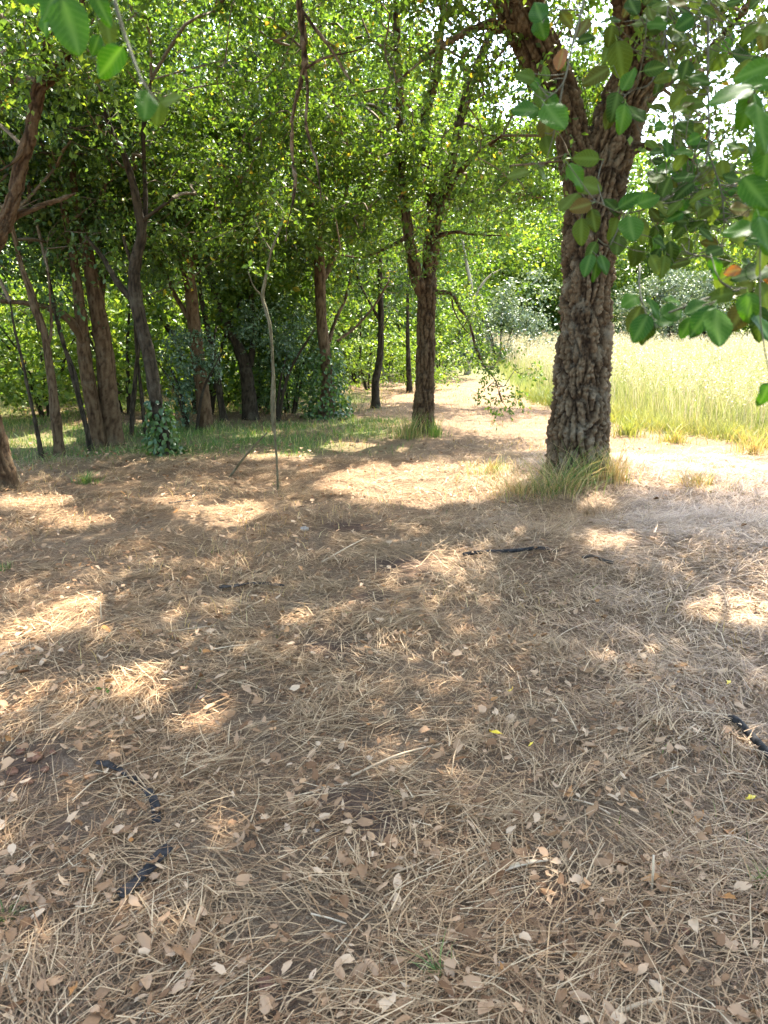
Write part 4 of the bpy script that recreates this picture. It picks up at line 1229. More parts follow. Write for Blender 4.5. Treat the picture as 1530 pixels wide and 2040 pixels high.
# upright blades
def blades(x, y, h, w, rng, lean=0.35, segs=3, z=None, dirbias=None):
    n = len(x)
    z = height(x, y) - 0.01 if z is None else z
    th = rng.random(n) * 2 * np.pi
    ld = np.stack([np.cos(th), np.sin(th)], 1)
    if dirbias is not None:
        ld = unit(ld + dirbias)
    a = rng.random(n) * np.pi
    sd = np.stack([np.cos(a), np.sin(a)], 1)
    out = []
    le = lean * (0.3 + rng.random(n))
    for k in range(segs + 1):
        t = k / segs
        c = np.stack([x, y], 1) + ld * (h * le * t * t)[:, None]
        zz = z + h * t * (1 - 0.25 * le * t)
        ww = w * (1 - t) ** 0.7 if k < segs else w * 0.08
        out.append(np.column_stack([c - sd * (np.broadcast_to(ww, n) / 2)[:, None], zz]))
        out.append(np.column_stack([c + sd * (np.broadcast_to(ww, n) / 2)[:, None], zz]))
    tip = np.column_stack([np.stack([x, y], 1) + ld * (h * le)[:, None], z + h * (1 - 0.25 * le)])
    v = np.stack(out, 1).reshape(-1, 3)
    b = np.arange(n)[:, None] * (2 * (segs + 1))
    q = np.concatenate([b + [2 * k, 2 * k + 1, 2 * k + 3, 2 * k + 2] for k in range(segs)])
    return v, q, tip, ld


# the field of tall grass
rng = np.random.default_rng(55)
n = 90000
y = 7.5 + 33 * rng.random(n) ** 1.7
x = np.interp(y, FY, FX) - 0.3 + (1.2 * y + 3) * rng.random(n) ** 1.5
k = in_field(x, y) & (x < 0.62 * y + 3)
x, y = x[k][:46000], y[k][:46000]
edge = smooth(0.0, 1.2, x - np.interp(y, FY, FX)) * smooth(-0.2, 1.6, y - np.interp(x, FX[::-1][-6:], FY[::-1][-6:]))
h = (0.28 + 0.5 * edge) * (0.6 + 0.6 * rng.random(len(x))) * (1 + 0.35 * fbm(x * 0.5, y * 0.5, 5.0, 2))
v, q, tip, ld = blades(x, y, h, 0.0045 + 0.0005 * y, rng, 0.55, 2)
prop(mesh_obj('field_grass', v, q, M['field_blade']), 'tall yellow green meadow grass filling the sunny field', 'grass', kind='stuff')
n = 60000
y = 8.5 + 32 * rng.random(n) ** 1.5
x = np.interp(y, FY, FX) + (1.2 * y + 3) * rng.random(n) ** 1.4
k = in_field(x, y, -0.35) & (x < 0.62 * y + 3)
x, y = x[k][:11000], y[k][:11000]
n = len(x)
h = (0.66 + 0.46 * rng.random(n)) * (1 + 0.22 * fbm(x * 0.45, y * 0.45, 5.0, 2))
v, q, tip, ld = blades(x, y, h, 0.003 + 0.0003 * y, rng, 0.35, 2)
mm = Many()
mm.add(v, q)
for k in range(5):
    pos = tip + rng.normal(0, 0.02, (n, 3)) - np.column_stack([np.zeros((n, 2)), 0.035 * k + 0.02 * rng.random(n)])
    ax = np.column_stack([ld + rng.normal(0, 0.8, (n, 2)), -0.9 + 0.5 * rng.random(n)])
    lv, lq, lt = leaf_arrays(pos, ax, rng.normal(size=(n, 3)), 0.028 + 0.0008 * y, 0.009 + 0.0005 * y, 0.1)
    mm.add(lv, None, lt)
prop(mm.build('oat_grass', M['oat']), 'pale oat stems with drooping seed heads above the meadow', 'grass', kind='stuff')

# low green herbs along the near edge of the field, shaded grass along the row, sparse stubble
rng = np.random.default_rng(56)
n = 40000
y = 7.0 + 9 * rng.random(n)
x = np.interp(y, FY, FX) + rng.normal(0.25, 0.45, n)
k = in_field(x, y, 0.25)
x, y = x[k][:9000], y[k][:9000]
v, q, _, _ = blades(x, y, 0.08 + 0.26 * rng.random(len(x)), 0.006 + 0.005 * rng.random(len(x)), rng, 0.8)
prop(mesh_obj('edge_grass', v, q, M['herb']), 'low green herbs along the near edge of the field', 'grass', kind='stuff')
n = 120000
x = rng.uniform(-9, 1.2, n)
y = rng.uniform(6.5, 16, n)
k = (rng.random(n) < green_zone(x, y) ** 1.4) & (np.abs(x) < 0.62 * y + 1)
x, y = x[k][:22000], y[k][:22000]
v, q, _, _ = blades(x, y, 0.04 + 0.10 * rng.random(len(x)), 0.006 + 0.006 * rng.random(len(x)), rng, 0.7, 2)
prop(mesh_obj('shade_grass', v, q, M['grass']), 'short green grass in the shade along the row of trunks', 'grass', kind='stuff')
n = 16000
x, y = sample_view(n, 3.0, 19, 0.6, rng)
k = (fbm(x * 0.7, y * 0.7, 22.0, 3) > 0.1 - 0.3 * smooth(9, 12, y)) & ~in_field(x, y)
x, y = x[k], y[k]
v, q, _, _ = blades(x, y, 0.03 + 0.09 * rng.random(len(x)), 0.004 + 0.0004 * y, rng, 0.8, 2)
prop(mesh_obj('stubble_grass', v, q, M['tuft_dry']), 'sparse golden stubble left standing on the mown ground', 'grass', kind='stuff')
n = 2600
x, y = sample_view(n, 1.4, 10, 0.8, rng)
k = (fbm(x * 1.1 + 40, y * 1.1, 25.0, 3) > 0.32) & ~in_field(x, y)
x, y = x[k], y[k]
v, q, _, _ = blades(x, y, 0.02 + 0.05 * rng.random(len(x)), 0.004 + 0.0004 * y, rng, 0.8, 2)
prop(mesh_obj('sprouting_grass', v, q, M['grass']), 'scattered green sprouts poking through the litter', 'grass', kind='stuff')


# grass tufts, each a thing
def tuft(label, px, n, rad, hmin, hmax, mats, seed, lean=0.6, wide=0.006, sq=1.0):
    rng = np.random.default_rng(seed)
    g = G(*px)
    o = empty('grass_tuft', g, label, 'grass tuft', 'grass tufts on the mown ground')
    for j, (mk, share) in enumerate(mats):
        m = int(n * share)
        r = rad * np.abs(rng.normal(0, 0.6, m))
        a = rng.random(m) * 2 * np.pi
        x, y = g[0] + r * np.cos(a), g[1] + r * np.sin(a) * sq
        v, q, _, _ = blades(x, y, hmin + (hmax - hmin) * rng.random(m) ** 1.4, wide * (0.5 + rng.random(m)), rng, lean, 3, dirbias=0.8 * np.stack([np.cos(a), np.sin(a)], 1))
        mesh_obj(('green_blades', 'dry_blades')[mk not in ('grass', 'herb')], v - g, q, M[mk], o)['kind'] = 'stuff'
    return o


tuft('rough tuft of green and dry grass at the foot of the thick cork oak', (1112, 985), 620, 0.27, 0.05, 0.58, [('grass', 0.5), ('tuft_dry', 0.35), ('matted', 0.15)], 61, 1.25, 0.005, 0.7)
tuft('sparse green weeds right against the front of the thick oak', (1165, 962), 200, 0.16, 0.05, 0.5, [('grass', 0.7), ('tuft_dry', 0.3)], 75, 0.7, 0.006)
tuft('golden dry grass spilling leftward from the mound of the thick oak', (1035, 985), 560, 0.40, 0.04, 0.36, [('tuft_dry', 0.85), ('grass', 0.15)], 62, 1.1, 0.0042, 0.7)
tuft('pale dry grass beside the right flank of the thick oak', (1222, 958), 260, 0.16, 0.10, 0.46, [('tuft_dry', 0.8), ('grass', 0.2)], 63, 0.5)
tuft('bent straw coloured tuft hanging over in front of the thick oak', (1180, 1025), 420, 0.30, 0.06, 0.26, [('matted', 1.0)], 64, 1.5, 0.004)
tuft('low golden tuft in the sunny strip before the field', (1395, 965), 450, 0.34, 0.04, 0.18, [('tuft_dry', 0.85), ('grass', 0.15)], 65, 0.8)
tuft('yellow green weeds at the foot of the forked oak', (815, 872), 420, 0.22, 0.08, 0.42, [('grass', 0.6), ('tuft_dry', 0.4)], 66, 0.5)
tuft('dark green weeds on the shaded side of the forked oak', (868, 868), 240, 0.16, 0.08, 0.34, [('grass', 1.0)], 67, 0.4)
tuft('small dark green weed alone on the litter near the left trunks', (173, 962), 150, 0.10, 0.05, 0.15, [('grass', 1.0)], 68, 0.9, 0.010)
tuft('fresh bright green tuft at the lower right border', (1518, 1765), 70, 0.03, 0.03, 0.10, [('grass', 1.0)], 69, 0.8, 0.0035)
tuft('little green sprig in the lower left corner of the litter', (12, 1830), 45, 0.03, 0.02, 0.06, [('grass', 1.0)], 70, 1.0, 0.006)
tuft('tiny green sprout by the bare soil patch', (796, 1580), 30, 0.02, 0.02, 0.05, [('grass', 1.0)], 71, 1.0, 0.003)
tuft('thin green blades among straw near the bottom border', (880, 1945), 26, 0.03, 0.03, 0.10, [('grass', 1.0)], 72, 1.0, 0.004)
tuft('dry tuft standing between the thick oak and the forked oak', (980, 940), 380, 0.34, 0.05, 0.20, [('tuft_dry', 0.7), ('grass', 0.3)], 73, 0.7)
tuft('leafy green weeds at the near corner of the field beside the thick oak', (1250, 868), 260, 0.22, 0.08, 0.34, [('herb', 1.0)], 76, 0.7, 0.012)
tuft('rusty dry weeds at the field edge near the right border', (1500, 905), 240, 0.24, 0.08, 0.40, [('tuft_dry', 0.7), ('herb', 0.3)], 77, 0.6, 0.008)
tuft('yellowish weeds in the middle of the field edge', (1345, 880), 260, 0.26, 0.06, 0.30, [('herb', 0.6), ('tuft_dry', 0.4)], 78, 0.8, 0.010)
tuft('green sprig at the left border halfway down', (8, 1135), 60, 0.05, 0.03, 0.09, [('grass', 1.0)], 74, 0.9, 0.007)


# ------------------------------------------------------------------ fallen leaves
def dry_leaf_mesh(name, k, mat):
    rng = np.random.default_rng(500 + k)
    ln, wd = 1.0, 0.36 + 0.34 * rng.random()
    asym = rng.normal(0, 0.18)
    cut = rng.random() < 0.3
    curl, cup, tw = rng.normal(0, 0.45), rng.normal(0.0, 0.45), rng.normal(0, 0.45)
    prof = [(0.0, 0.02), (0.10, 0.45), (0.3, 0.92), (0.55, 1.0), (0.8, 0.72), (0.94, 0.34), (1.0, 0.03)]
    v = []
    for i, (t, w) in enumerate(prof):
        ser = 1 + 0.10 * rng.normal()
        zc = curl * (t - 0.5) ** 2 * 1.2
        for s in (-1, 0, 1):
            z = zc + abs(s) * w * wd * 0.5 * cup + s * tw * (t - 0.5) * wd * 0.5
            wy = w * (1 + asym * s) * (0.45 if cut and s > 0 and t > 0.5 else 1)
            v.append((t - 0.5 + 0.08 * abs(s) * rng.normal(), s * wy * wd * 0.5 * ser, z))
    v.append((-0.72, rng.normal(0, 0.05), 0.03))
    q = []
    for i in range(len(prof) - 1):
        b = i * 3
        q += [(b, b + 1, b + 4, b + 3), (b + 1, b + 2, b + 5, b + 4)]
    v = np.array(v)
    v[:, 2] -= v[:, 2].min()
    t = [(0, 2, 21)]
    me = mesh_obj(name, v, np.array(q), mat, None, np.array(t), True)
    data = me.data
    bpy.data.objects.remove(me)
    return data, v, np.array(q), np.array(t)


variants = [dry_leaf_mesh('fallen_leaf', k, M['dead_leaf_single']) for k in range(20)]
rng = np.random.default_rng(57)
n = 11000
x, y = sample_view(n, 1.25, 9.5, 1.0, rng, 0.3)
dens = 0.52 + 0.5 * fbm(x * 0.9, y * 0.9, 31.0, 2) + 0.9 * np.clip(fbm(x * 3.2, y * 3.2, 33.0, 2), -0.5, 0.6) + 0.35 * smooth(0.5, -2.0, x) * smooth(2, 4, y) + 0.25 * smooth(3.2, 1.6, y) - 0.5 * smooth(0.8, 2.0, x) * smooth(3.2, 4.5, y)
k = (rng.random(n) < dens) & ~in_field(x, y, 0.5)
x, y = x[k], y[k]
visible = np.abs(x) < 0.5 * np.sqrt(y * y + 2.25) * 0.96
order = np.argsort(np.where(visible, y, 99))
x, y = x[order], y[order]
vis_n = 300
SIZE = 0.016 + 0.036 * rng.random(len(x)) ** 1.3
ROT = rng.random(len(x)) * 2 * np.pi
TX, TY = rng.normal(0, 0.28, len(x)), rng.normal(0, 0.28, len(x))
for i in range(vis_n):
    o = bpy.data.objects.new('fallen_leaf', variants[i % 20][0])
    COL.objects.link(o)
    s = SIZE[i]
    o.scale = (s, s, s)
    o.rotation_euler = (TX[i], TY[i], ROT[i])
    o.location = (x[i], y[i], float(height(x[i], y[i])) + 0.014 + 0.030 * rng.random())
    prop(o, 'dry curled oak leaf lying on the straw in the foreground', 'leaf', 'fallen oak leaves in the foreground')
mm = Many()
for i in range(vis_n, len(x)):
    v, q, t = variants[i % 20][1:]
    if y[i] > 3.6:
        v, q, t = v[[1, 6, 12, 19, 14, 8]], np.array([(0, 1, 2, 3), (0, 3, 4, 5)]), None
    c, s_ = math.cos(ROT[i]), math.sin(ROT[i])
    a, b = math.tan(max(-0.6, min(0.6, TX[i]))), math.tan(max(-0.6, min(0.6, TY[i])))
    p = v * SIZE[i]
    z = p[:, 2] + a * p[:, 1] + b * p[:, 0]
    w = np.column_stack([p[:, 0] * c - p[:, 1] * s_ + x[i], p[:, 0] * s_ + p[:, 1] * c + y[i], z + float(height(x[i], y[i])) + 0.012 + 0.032 * rng.random()])
    mm.add(w, q, t)
prop(mm.build('leaf_litter', M['dead_leaf'], smooth_shade=True), 'dry oak leaf litter scattered over the rest of the clearing', 'litter', kind='stuff')
for (a, b, lab) in [(1494, 1606, 'bright yellow fallen leaf near the right border'), (1449, 1373, 'yellow fallen leaf above the black pipe end at the right'),
                    (1016, 1392, 'small yellow fallen leaf in the middle of the straw'), (990, 1476, 'dull yellow fallen leaf just below the middle one'),
                    (1057, 1498, 'narrow yellow fallen leaf crossing a straw stalk')]:
    g = G(a, b)
    me = variants[2][0].copy()
    me.materials.clear()
    me.materials.append(M['yellow_leaf'])
    o = bpy.data.objects.new('yellow_leaf', me)
    COL.objects.link(o)
    o.location = g + [0, 0, 0.03]
    s = 0.042 if a != 1057 else 0.035
    o.scale = (s, s * (0.5 if a == 1057 else 1), s)
    o.rotation_euler = (0.2, 0.1, rr.random() * 6)
    prop(o, lab, 'leaf', 'fallen yellow leaves')
g = G(205, 1390)
o = empty('green_sprig', g, 'pair of fresh green leaves lying on the litter at left', 'sprig')
for j, (dx, dy) in enumerate([(-0.02, 0.01), (0.02, -0.006), (0.0, 0.02)]):
    me = variants[4][0].copy()
    me.materials.clear()
    me.materials.append(M['near_leaf'])
    c = bpy.data.objects.new('leaf', me)
    COL.objects.link(c)
    c.parent = o
    c.location = (dx, dy, 0.03)
    c.scale = (0.045,) * 3
    c.rotation_euler = (0.2, -0.2, j * 2.2)

# thick dry stalks and sticks lying about
STK = [(930, 1140, 985, 1148, 6, 'short pale stalk piece below the black pipe'), (1370, 1190, 1500, 1145, 3, 'long thin pale stem arching over the straw at the right'),
       (525, 1200, 470, 1225, 7, 'pale stalk lying just under the black plastic strip'), (640, 1125, 730, 1075, 5, 'long pale stalk pointing to the middle of the clearing'),
       (205, 1185, 203, 1240, 5, 'short stalk standing in the sunlit patch at left'), (330, 1265, 430, 1252, 5, 'greyish stalk in the litter below the sunlit patch'),
       (700, 1555, 880, 1490, 9, 'long brown stalk beside the bare soil patch'), (1000, 1745, 1090, 1722, 22, 'frayed strip of pale bark among the foreground leaves'),
       (1205, 2038, 1320, 2002, 15, 'stout pale stick at the bottom border'), (780, 1750, 880, 1712, 9, 'flat straw blade in the foreground centre'),
       (1293, 1710, 1298, 1775, 7, 'short upright brown twig at the right foreground'), (800, 1870, 960, 1880, 5, 'bent pale stalk near the bottom centre'),
       (890, 1745, 955, 1710, 6, 'straight pale stalk right of the foreground centre'), (1215, 1630, 1140, 1600, 6, 'pale stalk slanting in the right foreground'),
       (1100, 1860, 1145, 1835, 7, 'broken stalk at the lower right'), (620, 1830, 690, 1850, 6, 'thin stalk lying in the lower middle'), (1350, 1480, 1385, 1450, 8, 'flat blade of dry grass at the right'),
       (10, 1890, 35, 2010, 10, 'long pale reed at the lower left border'), (760, 1250, 850, 1275, 4, 'slender stalk in the middle distance'), (560, 1410, 640, 1395, 5, 'light stalk left of the middle'),
       (250, 1440, 300, 1415, 6, 'stalk end by the sunlit streak'), (1080, 1300, 1190, 1240, 3, 'thin stem lying across the straw swathe'), (900, 1640, 960, 1655, 4, 'short straw in the foreground leaves'),
       (420, 1300, 520, 1290, 4, 'grey stem in the shaded litter'), (1290, 1560, 1350, 1535, 5, 'pale straw by the right foreground leaves')]
for j, (a, b, c, d, w, lab) in enumerate(STK):
    p0, p1 = G(a, b), G(c, d)
    up = 0.10 if 'standing' in lab or 'upright' in lab else 0.0
    if up:
        p0, p1 = G(c, d), G(c, d) + np.array([0.0, 0.01, 0.09])
    dist = np.linalg.norm(p0 - (0, 0, CAM_H))
    r = 0.5 * w * dist / F * 0.6
    off = np.array([0, 0, 0.012 + r])
    Ls = 0.05 * np.linalg.norm(p1 - p0)
    mid = (p0 + p1) / 2 + np.array([rr.uniform(-Ls, Ls), rr.uniform(-Ls, Ls), Ls * 0.5])
    v, q, t, rid = tube_arrays([p0 + off * (0 if up else 1), mid + off, p1 + off], [r, r * 0.9, r * 0.7], 0.03, 8, 'plain', r * 0.25, j * 1.3)
    c0 = p0 + off
    if 'strip' in lab or 'flat' in lab or 'reed' in lab:
        v[:, 2] = c0[2] + (v[:, 2] - c0[2]) * 0.35
    o = mesh_obj('dry_stalk', v - c0, q, M['stalk'], None, t, True)
    o.location = c0
    prop(o, lab, 'stalk', 'dry stalks lying on the ground')


# ------------------------------------------------------------------ black irrigation pipes, plastic strips and a dark twig
def pipe(label, px, w, flat=1.0, rise=0.0, name='black_pipe', cat='pipe', wav=0.0, bury=None):
    pts = []
    for j, (a, b) in enumerate(px):
        g = G(a, b)
        dist = np.linalg.norm(g - (0, 0, CAM_H))
        r = 0.5 * 0.82 * w * dist / F
        dz = r * flat * 0.7 + 0.020 + rise * 0.4
        if bury and j in bury:
            dz = -r * 0.4
        pts.append(g + [0, 0, dz])
    v, q, t, _ = tube_arrays(pts, [r] * len(pts), 0.02, 14)
    v = np.concatenate([v, [pts[0]]])
    t = np.concatenate([t, [[(i + 1) % 14, i, len(v) - 1] for i in range(14)]])
    c0 = np.array(pts[0])
    if flat < 1:
        cl, _ = spline(pts, [r] * len(pts), 0.02)
        i = np.argmin(np.linalg.norm(v[:, None, :2] - cl[None, :, :2], axis=2), 1)
        v[:, 2] = cl[i, 2] + (v[:, 2] - cl[i, 2]) * flat + wav * perlin(v[:, 0] * 30, v[:, 1] * 30, 1.0)
    o = mesh_obj(name, v - c0, q, M['plastic'], None, t, True)
    o.location = c0
    prop(o, label, cat, 'black pipes and plastic scraps')
    return o


pipe('black irrigation pipe emerging from the straw in front of the thick oak', [(922, 1114), (960, 1109), (1000, 1108), (1040, 1105), (1078, 1101), (1110, 1100)], 9, 1.0, 0.01, bury=[5])
pipe('short black pipe end poking out right of the longer pipe', [(1160, 1110), (1180, 1117), (1200, 1125), (1220, 1131)], 7, 1.0, 0.012, bury=[0])
pipe('black pipe running off the right border', [(1440, 1435), (1460, 1447), (1485, 1470), (1510, 1497), (1545, 1535)], 17, 1.0, 0.004, bury=[0])
pipe('dusty black plastic strip in the shade at left centre', [(438, 1178), (465, 1175), (495, 1170), (530, 1170), (565, 1174)], 15, 0.25, 0.004, 'black_strip', 'plastic strip', 0.012)
pipe('folded black plastic strip in the lower left foreground', [(240, 1800), (268, 1778), (296, 1748), (318, 1722), (338, 1702)], 26, 0.2, 0.012, 'black_strip', 'plastic strip', 0.012)
pipe('curved black plastic strip half buried above the folded one', [(195, 1530), (222, 1537), (255, 1555), (285, 1580), (308, 1608), (312, 1640)], 20, 0.25, 0.004, 'black_strip', 'plastic strip', 0.014, bury=[5])
pipe('small dark scrap of plastic near the left trunks', [(338, 1008), (360, 1005), (384, 1002)], 5, 0.6, 0.005, 'black_strip', 'plastic strip', 0.006)  # a dark twig, drawn as a flattened strip in the plastic material


# lumps of dug soil, pale stones
def lump(name, label, cat, px, w, mat, seed, group=None, sq=0.6, rough=0.35):
    g = G(*px)
    rng = np.random.default_rng(seed)
    r = 0.5 * w * np.linalg.norm(g - (0, 0, CAM_H)) / F
    nu, nv = 18, 12
    th = np.linspace(0, 2 * np.pi, nu, endpoint=False)
    ph = np.linspace(0.02, np.pi - 0.02, nv)
    T, Pp = np.meshgrid(th, ph)
    d = np.stack([np.sin(Pp) * np.cos(T), np.sin(Pp) * np.sin(T), np.cos(Pp)], -1).reshape(-1, 3)
    k = 1 + rough * fbm(d[:, 0] * 1.6 + seed, d[:, 1] * 1.6, d[:, 2] * 1.6, 3)
    v = d * k[:, None] * r * np.array([1, 0.9, sq])
    i = np.arange(nu * nv).reshape(nv, nu)
    j = np.roll(i, -1, 1)
    q = np.stack([i[:-1], i[1:], j[1:], j[:-1]], -1).reshape(-1, 4)
    o = mesh_obj(name, v, q, mat, None, None, True)
    o.location = g + [0, 0, r * sq * 0.45]
    return prop(o, label, cat, group)


for j, (a, b, w, lab) in enumerate([(70, 1512, 26, 'largest reddish soil clod on the dug heap at left'), (40, 1500, 16, 'reddish soil clod behind the largest one on the dug heap'), (90, 1535, 15, 'pale brown clod at the foot of the dug heap'),
                                    (25, 1540, 20, 'dark clod at the left border on the dug heap'), (55, 1560, 18, 'lowest dark clod of the dug heap'), (105, 1500, 12, 'small clod on the far side of the dug heap'),
                                    (690, 1118, 12, 'dark soil clod on the bare ground left of the black pipe'), (1360, 1855, 22, 'dark soil clod in the lower right litter'), (530, 1965, 30, 'rounded soil clod near the bottom border')]):
    lump('soil_clod', lab, 'soil clod', (a, b), w, M['clod'], 600 + j, 'clods of dug soil')
for j, (a, b, w, lab) in enumerate([(607, 1056, 17, 'pale stone alone on the litter left of the middle'), (750, 1215, 8, 'small whitish stone on bare soil'), (998, 1922, 12, 'small white pebble near the bottom border'), (632, 1655, 10, 'pale pebble beside the bare soil patch')]):
    lump('stone', lab, 'stone', (a, b), w, M['stone'], 640 + j, 'pale stones in the litter')

# ------------------------------------------------------------------ the oak beside the camera whose sprays hang into the frame
rng = np.random.default_rng(71)
g = np.array(ground_at(3.3, 0.6))
NO = empty('overhanging_oak', g, 'oak outside the frame whose leafy sprays hang in at the upper corners', 'tree', None)
trunk_pts = np.array([[3.3, 0.6, -0.1], [3.25, 0.62, 0.9], [3.1, 0.7, 1.8], [2.9, 0.8, 2.6], [2.7, 1.0, 3.6], [2.6, 1.3, 5.0]])
tube_obj('trunk', trunk_pts, [0.24, 0.19, 0.17, 0.16, 0.12, 0.07], M['cork'], NO, g, 0.04, 40, 'cork', 0.02, 4.0)
LIMBS = [np.array([[2.95, 0.78, 2.4], [2.2, 0.9, 2.75], [1.3, 1.0, 2.85], [0.4, 0.95, 2.75], [-0.45, 0.85, 2.5], [-0.9, 0.8, 2.3]]),
         np.array([[3.0, 0.72, 2.2], [2.2, 1.0, 2.6], [1.6, 1.35, 2.75], [1.0, 1.6, 2.7], [0.5, 1.7, 2.65]]),
         np.array([[3.1, 0.68, 1.9], [2.2, 0.9, 2.05], [1.5, 1.0, 2.0], [1.0, 1.05, 1.85]])]
lps = []
for j, Lb in enumerate(LIMBS):
    rads = np.linspace(0.06, 0.012, len(Lb))
    tube_obj('limb', Lb, rads, M['bark_dark'], NO, g, 0.05, 10, 'plain', 0.004, j + 0.5)
    lps.append(spline(Lb, rads, 0.1)[0])
lpn = np.concatenate(lps)
cen = ellipsoid_points(260, (2.6, 2.0, 5.0), (2.8, 2.6, 1.3), rng)
crown(NO, g, cen, M['leaf'], np.concatenate([lpn, spline(trunk_pts, [0.1] * 6, 0.2)[0]]), tl=0.45, lsz=0.085, K=6, Mn=8, seed=72)


def near_leaf_mesh(k, mat, broad):
    """oval cork oak leaf with a toothed margin, a fold along the midrib and a curl; unit length"""
    rg = np.random.default_rng(900 + k)
    nt = 17
    SS = (-1, -0.66, -0.33, -0.045, 0.045, 0.33, 0.66, 1)
    ns = 8
    wmax = (0.74 if broad else 0.58) + 0.05 * rg.normal()
    curl, fold, wave = rg.normal(0.08, 0.16), 0.04 + 0.14 * rg.random(), 0.02 + 0.05 * rg.random()
    v, vein = [], []
    for i in range(nt):
        t = i / (nt - 1)
        w = wmax * 0.5 * (math.sin(math.pi * min(1, t ** 0.85)) ** 0.62) * (1.08 - 0.22 * t)
        w *= 1 + (0.055 if i % 2 == 0 else -0.03) * (1 if 0 < i < nt - 1 else 0)
        for j in range(ns):
            s = SS[j]
            x = s * w
            z = fold * abs(x) - curl * (t ** 2) + wave * math.sin(9 * t + 3 * s) * abs(s) - 0.10 * fold * s * s
            v.append((x, t, z))
            vein.append(0.30 if abs(s) < 0.1 else 0.0)
    q = [(i * ns + j, i * ns + j + 1, (i + 1) * ns + j + 1, (i + 1) * ns + j) for i in range(nt - 1) for j in range(ns - 1)]
    b = len(v)
    v += [(-0.012, -0.16, 0.0), (0.012, -0.16, 0.0), (0.012, 0.01, 0.004), (-0.012, 0.01, 0.004)]
    vein += [0.9] * 4
    q.append((b, b + 1, b + 2, b + 3))
    o = mesh_obj('leaf', np.array(v), np.array(q), mat, None, None, True, {'vein': vein})
    me = o.data
    bpy.data.objects.remove(o)
    return me


NLM = {mk: [near_leaf_mesh(10 * i + k, M[mk], k % 3 != 2) for k in range(9)] for i, mk in enumerate(['near_leaf', 'near_leaf_dark', 'near_leaf_pale', 'near_leaf_orange'])}
KEY = {'g': 'near_leaf', 'd': 'near_leaf_dark', 'p': 'near_leaf_pale', 'o': 'near_leaf_orange'}
UPC = np.array([0, math.sin(PITCH), math.cos(PITCH)])
FWD = np.array([0, math.cos(PITCH), -math.sin(PITCH)])
RGT = np.array([1.0, 0, 0])


def branch(label, twigs, leaves, w0, fills=()):
    """a spray: first twig is the stem; twigs = pixel polylines (x, y, distance); leaves = (x, y, length_px, angle, distance, kind)"""
    base = P(*twigs[0][0])
    o = empty('leafy_branch', base - g, None, None)
    o.parent = NO
    o['label'] = label
    segs = []
    for j, tw in enumerate(twigs):
        pts = np.array([P(*a) for a in tw])
        r0 = w0 * (1.0 if j == 0 else 0.6)
        rads = np.linspace(r0, r0 * 0.35, len(pts))
        tube_obj('twig', pts, rads, M['twig_green'], o, base, 0.015, 7)
        segs.append(spline(pts, rads, 0.01)[0])
    segs = np.concatenate(segs)
    allv = list(leaves)
    for (x0, x1, y0, y1, n, lmin, lmax, d0, d1, kinds, sd) in fills:
        rg = random.Random(sd)
        for _ in range(n):
            allv.append((rg.uniform(x0, x1), rg.uniform(y0, y1), rg.uniform(lmin, lmax), rg.uniform(-200, 20), rg.uniform(d0, d1), rg.choice(kinds)))
    rg = random.Random(len(allv) + int(base[0] * 100))
    pet = Many()
    for (x, y, lp_, ang, dist, kind) in allv:
        c = P(x, y, dist)
        dd = np.linalg.norm(c - (0, 0, CAM_H))
        ln = 0.88 * lp_ * dd / F
        a = R(ang)
        ax = RGT * math.cos(a) + UPC * math.sin(a) + FWD * rg.uniform(-0.45, 0.45)
        ax /= np.linalg.norm(ax)
        nr = -FWD + RGT * rg.uniform(-0.7, 0.7) + UPC * rg.uniform(-0.1, 0.9)
        nr -= ax * nr.dot(ax)
        nr /= np.linalg.norm(nr)
        sx = np.cross(ax, nr)
        m = Matrix(((sx[0], ax[0], nr[0]), (sx[1], ax[1], nr[1]), (sx[2], ax[2], nr[2]))).to_4x4()
        lo = bpy.data.objects.new('leaf', rg.choice(NLM[KEY[kind]]))
        COL.objects.link(lo)
        lo.parent = o
        p0 = c - ax * ln * 0.5
        lo.matrix_local = Matrix.Translation(Vector(p0 - base)) @ m @ Matrix.Diagonal((ln * rg.uniform(0.88, 1.12), ln, ln, 1))
        s = p0 - ax * ln * 0.14
        e = segs[np.argmin(np.linalg.norm(segs - s, axis=1))]
        L_ = np.linalg.norm(e - s)
        if 0.004 < L_ < 0.35:
            vv, qq, tt, _ = tube_arrays([e, (e + s) / 2 + ax * 0.1 * L_, s], [0.0009, 0.0008, 0.0006], L_ / 3 + 0.003, 4)
            pet.add(vv, qq, tt)
    if pet.n:
        pet.build('twiglets', M['twig_green'], o, base, True)['kind'] = 'stuff'
    return o


branch('leaf spray dangling in the upper left corner', [
    [(140, -420, 0.85), (190, -150, 0.85), (228, 0, 0.82), (252, 80, 0.82), (285, 165, 0.80), (313, 198, 0.80)],
    [(195, -130, 0.85), (150, -60, 0.80), (115, -10, 0.78)]],
    [(100, 8, 66, -120, 0.80, 'g'), (142, 55, 104, -75, 0.78, 'g'), (203, 15, 62, -60, 0.86, 'g'), (216, 62, 66, -85, 0.90, 'p'), (219, 124, 76, -140, 0.84, 'g'),
     (90, 48, 44, -95, 0.92, 'g'), (291, 207, 72, -88, 0.80, 'g'), (313, 217, 56, -100, 0.82, 'p'), (342, 199, 46, -2, 0.80, 'p'), (190, 90, 40, -120, 0.95, 'g'), (60, -15, 60, -150, 0.82, 'g')], 0.0024)

